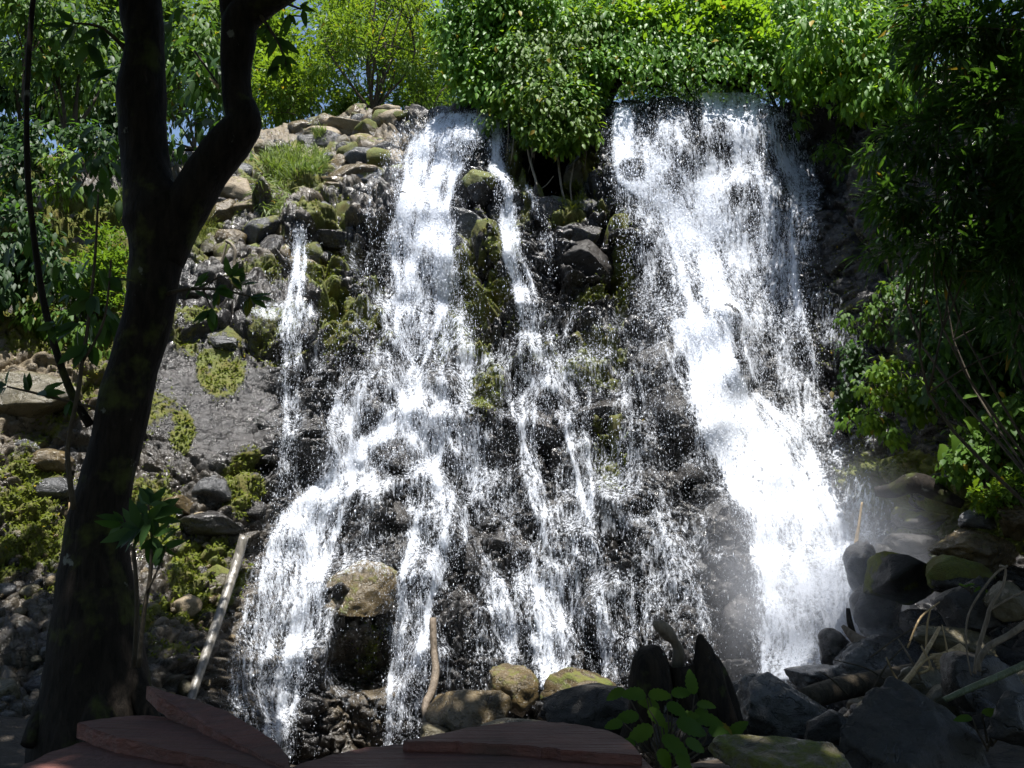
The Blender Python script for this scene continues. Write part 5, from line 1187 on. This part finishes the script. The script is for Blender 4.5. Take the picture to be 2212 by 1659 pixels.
# stump: hollow jagged shell
def stump():
    Y = 5.2; e = empty('tree_stump', at(1475, 1560, Y), 'dark jagged rotten stump with a twisted snag on top in front of the falls', 'stump')
    na = 64; an = np.linspace(0, 2 * math.pi, na, endpoint=False)
    topv = np.interp(an / (2 * math.pi), [0, .06, .12, .2, .3, .4, .46, .54, .62, .68, .74, .8, .86, .92, 1], [1430, 1400, 1440, 1470, 1450, 1440, 1400, 1396, 1402, 1430, 1425, 1425, 1400, 1372, 1430])
    s = float(mpp(1500, Y)); zc = lambda v: at(1475, v, Y)[2]
    rows = 16; V = []
    for i in range(rows):
        t = i / (rows - 1); z0 = zc(1600); zt = np.array([zc(q) for q in topv]); z = z0 + (zt - z0) * t
        vv = 1600 + (topv - 1600) * t
        cx = np.interp(vv, [1372, 1420, 1500, 1600], [1462, 1468, 1478, 1482]); rr = np.interp(vv, [1340, 1400, 1450, 1540, 1600], [52, 70, 88, 108, 124])
        rr = rr * (1 + .22 * (fbm2(np.cos(an) * 2 + 5, np.sin(an) * 2 + z * 1.5, 3, 4) - .5) + .12 * np.sin(an * 7 + z * 2))
        x = at(1475, 1500, Y)[0] + (cx - 1475) * s + rr * s * np.cos(an)
        V.append(np.stack([x, Y + rr * s * .8 * np.sin(an), z], -1))
    for i in range(6):                                   # inner wall of the hollow
        b = V[rows - 1].copy(); c = b.mean(0); k = .78 - .05 * i
        q = c + (b - c) * np.array([k, k, 1]); q[:, 2] = b[:, 2] - .05 * i - .01; V.append(q)
    V = np.array(V); m = len(V); i = np.arange(m * na).reshape(m, na); j = np.roll(i, -1, 1)
    Q = np.stack([i[:-1], j[:-1], j[1:], i[1:]], -1).reshape(-1, 4)
    adopt(mk('shell', V.reshape(-1, 3), Q, M['stump']), e)
    adopt(tube('spike', [[(1525,1560,Y - .1,50),(1530,1480,Y - .12,40),(1525,1420,Y - .12,26),(1515,1385,Y - .12,13),(1512,1370,Y - .12,4)]], M['stump'], nseg=28, noise=.42), e)
    adopt(tube('lobe', [[(1410,1560,Y - .15,40),(1406,1480,Y - .16,40),(1402,1420,Y - .16,32),(1398,1398,Y - .16,18)]], M['stump'], nseg=28, noise=.42), e)
    adopt(tube('twisted_snag', [[(1462,1460,Y,16),(1466,1410,Y,12),(1456,1384,Y - .02,9),(1440,1366,Y - .05,15),(1425,1352,Y - .08,13),(1412,1346,Y - .1,5)]], M['deadgrey'], nseg=12, noise=.3), e)
    return e
stump()

# ------------------------------------------------------------------ the two red tables
def board(name, outline, z, th, parent, mat='plank'):
    """outline: picture positions of the top edge polygon lying at height z (scalar or one per corner)"""
    r_ = np.random.default_rng(len(outline) * 7 + int(outline[0][0])); zz = np.broadcast_to(z, (len(outline),)); o2, z2 = [], []
    for k in range(len(outline)):
        p_, q_ = np.array(outline[k]), np.array(outline[(k + 1) % len(outline)]); m_ = max(1, int(np.linalg.norm(q_ - p_) / 14)) if p_[1] < 1670 and q_[1] < 1670 else 1
        for j_ in range(m_): o2.append(tuple(p_ + (q_ - p_) * j_ / m_ + r_.normal(0, .9, 2))); z2.append(zz[k] + (zz[(k + 1) % len(outline)] - zz[k]) * j_ / m_)
    outline, zz = o2, z2; top = np.array([at_z(u, v, q) for (u, v), q in zip(outline, zz)])
    bm = bmesh.new(); tv = [bm.verts.new(p) for p in top]; f = bm.faces.new(tv)
    f.normal_update()
    if f.normal.z < 0: f.normal_flip()
    r = bmesh.ops.extrude_face_region(bm, geom=[f])
    bmesh.ops.translate(bm, verts=[x for x in r['geom'] if isinstance(x, bmesh.types.BMVert)], vec=(0, 0, -th))
    bmesh.ops.recalc_face_normals(bm, faces=bm.faces[:])
    bmesh.ops.bevel(bm, geom=[e_ for e_ in bm.edges], offset=.003, segments=2, affect='EDGES', clamp_overlap=True)
    me = bpy.data.meshes.new(name); bm.to_mesh(me); bm.free(); me.materials.append(M[mat])
    o = bpy.data.objects.new(name, me); COL.objects.link(o); return adopt(o, parent)
def legs(parent, spots, ztop):
    for (x, y) in spots:
        z0 = float(ground_z(x, y)) - .05
        V, fs = join([tube_geo([(x, y, z0), (x, y, (z0 + ztop) / 2), (x, y, ztop)], [.05, .05, .05], 10, .03, 1, True, 2)])
        adopt(mk('leg', V, fs, M['bark']), parent)
c = at_z(1080, 1640, .72); tr = empty('wooden_table', (c[0], c[1], 0), 'red-painted round wooden table of two boards at the bottom centre', 'table')
board('board', [(868,1602),(930,1588),(1010,1571),(1090,1560),(1160,1556),(1230,1561),(1300,1574),(1330,1584),(1372,1610),(1388,1632),(1240,1622),(1100,1608),(960,1603)], .765, .045, tr)
board('board', [(560,1685),(650,1648),(760,1619),(868,1605),(960,1606),(1100,1611),(1240,1625),(1388,1636),(1412,1660),(1440,1720),(1460,1900),(1000,1960),(500,1800)], .735, .045, tr)
legs(tr, [(c[0] - .25, c[1] - .35), (c[0] + .3, c[1] - .4)], .69)
c = at_z(330, 1640, .72); tl = empty('wooden_table', (c[0], c[1], 0), 'weathered reddish table of three warped boards beside the dark trunk', 'table')
board('board', [(316,1480),(370,1496),(430,1513),(490,1536),(550,1569),(600,1606),(622,1632),(628,1660),(618,1661),(540,1622),(470,1582),(400,1542),(340,1503)], [.86,.85,.84,.83,.81,.79,.775,.765,.762,.775,.795,.815,.85], .05, tl)
board('board', [(166,1560),(235,1550),(310,1544),(345,1546),(400,1556),(470,1584),(540,1624),(612,1652),(600,1668),(540,1660),(455,1640),(370,1622),(270,1597),(200,1576)], [.79,.785,.785,.785,.78,.775,.765,.755,.755,.76,.765,.77,.78,.785], .05, tl)
board('board', [(20,1680),(52,1650),(110,1624),(180,1602),(270,1606),(370,1626),(455,1644),(540,1664),(600,1672),(640,1700),(640,1900),(100,1950),(-60,1800)], [.735]*13, .05, tl)
legs(tl, [(c[0] - .3, c[1] - .3), (c[0] + .2, c[1] - .35)], .68)

# ------------------------------------------------------------------ moss tufts and grass on the rocks
mr = np.random.default_rng(21)
pm = (moss[:, :] ** 1.5).ravel(); pm = pm * ((U.ravel() > -50) & (U.ravel() < 2260)); pm /= pm.sum()
ii = mr.choice(pm.size, 34000, p=pm)
P_ = P1.reshape(-1, 3)[ii] + mr.normal(0, .012, (len(ii), 3)); Nq = Nn.reshape(-1, 3)[ii]
A_ = unit(Nq * .8 + mr.normal(size=P_.shape) * .7 + np.array([0, 0, .2])); L_ = mr.uniform(.025, .06, len(ii))
V, fs = leaf_geo(P_, A_, unit(Nq + np.array([0, 0, .8])), L_, L_ * .5)
tag(mk('moss', V, fs, M['moss'], None, smooth=False, attrs={'tint': np.repeat(mr.random(len(ii)), 8)}), 'yellow-green moss tufts growing on the wet rocks', 'moss', kind='stuff')
def tuft(label, u, v, ru, rv, n, L, Yoff=-.15, mat='grass', name='grass_tuft', down=0.0):
    q = np.sqrt(mr.random(n)); a = mr.uniform(0, 6.28, n); uu = u + ru * q * np.cos(a); vv_ = v + rv * q * np.sin(a)
    Yq = bil(Ds, uu, vv_, DU0, DV0, DC) + Yoff * mr.random(n) - .02
    P = at(uu, vv_, Yq); A = unit(mr.normal(size=(n, 3)) * .45 + np.array([0, -.45, .9 - down * 1.6])); Lq = L * mr.uniform(.5, 1.3, n)
    V, fs = leaf_geo(P, A, unit(mr.normal(size=(n, 3)) * .5 + np.array([0, -.6, .6])), Lq, Lq * .07, .1, .45)
    return tag(mk(name, V, fs, M[mat], None, smooth=False, attrs={'tint': np.repeat(mr.random(n), 8)}), label, 'grass')
tuft('bright grass tuft crowning the rocks right of the trunk fork', 635, 360, 75, 34, 1500, .26)
tuft('dry pale grass drooping below the bright grass tuft', 590, 415, 36, 45, 600, .24, mat='grass', down=.8)
tuft('grass tuft high on the sunny boulder slope', 695, 297, 16, 14, 300, .2)
tuft('grass tuft half hidden behind left side of the trunk', 268, 455, 30, 36, 500, .28)
tuft('yellow-green fern tuft below the mossy mound right of the hollow', 1236, 425, 26, 34, 500, .13, mat='moss')
tuft('mossy plant cushion right of the trunk below the tan boulders', 440, 480, 26, 44, 600, .1, mat='moss')

# ------------------------------------------------------------------ spray mist drifting off the foot of the right cascade
def mist_mat(dens):
    t = NT('spray_mist'); vol = t.add('ShaderNodeVolumePrincipled'); tc = t.add('ShaderNodeTexCoord')
    vl = t.add('ShaderNodeVectorMath', operation='LENGTH'); t.link(tc.outputs['Object'], vl.inputs[0])
    f = t.ramp(vl.outputs['Value'], 0.15, 0.97, 1.0, 0.0); f = t.math('POWER', f, 1.6)
    n = t.ramp(t.noise(1.8, 3, 0.55, t.vec(), 0.5), 0.3, 0.65, 0.25, 1.0)
    t.link(t.math('MULTIPLY', t.math('MULTIPLY', f, n), dens), vol.inputs['Density'])
    vol.inputs['Color'].default_value = (0.9, 0.93, 1.0, 1); vol.inputs['Anisotropy'].default_value = 0.1
    t.link(vol.outputs[0], t.out.inputs['Volume']); return t.m
V, Fc = ico(3)
mo = mk('mist', V, Fc, mist_mat(1.25)); mo.location = tuple(at(1805, 1300, 8.8)); mo.scale = (1.8, 1.2, 2.1); mo.rotation_euler = (0, rad(-28), 0)
tag(mo, 'white spray mist hanging over the foot of the bright right cascade', 'mist', kind='stuff')
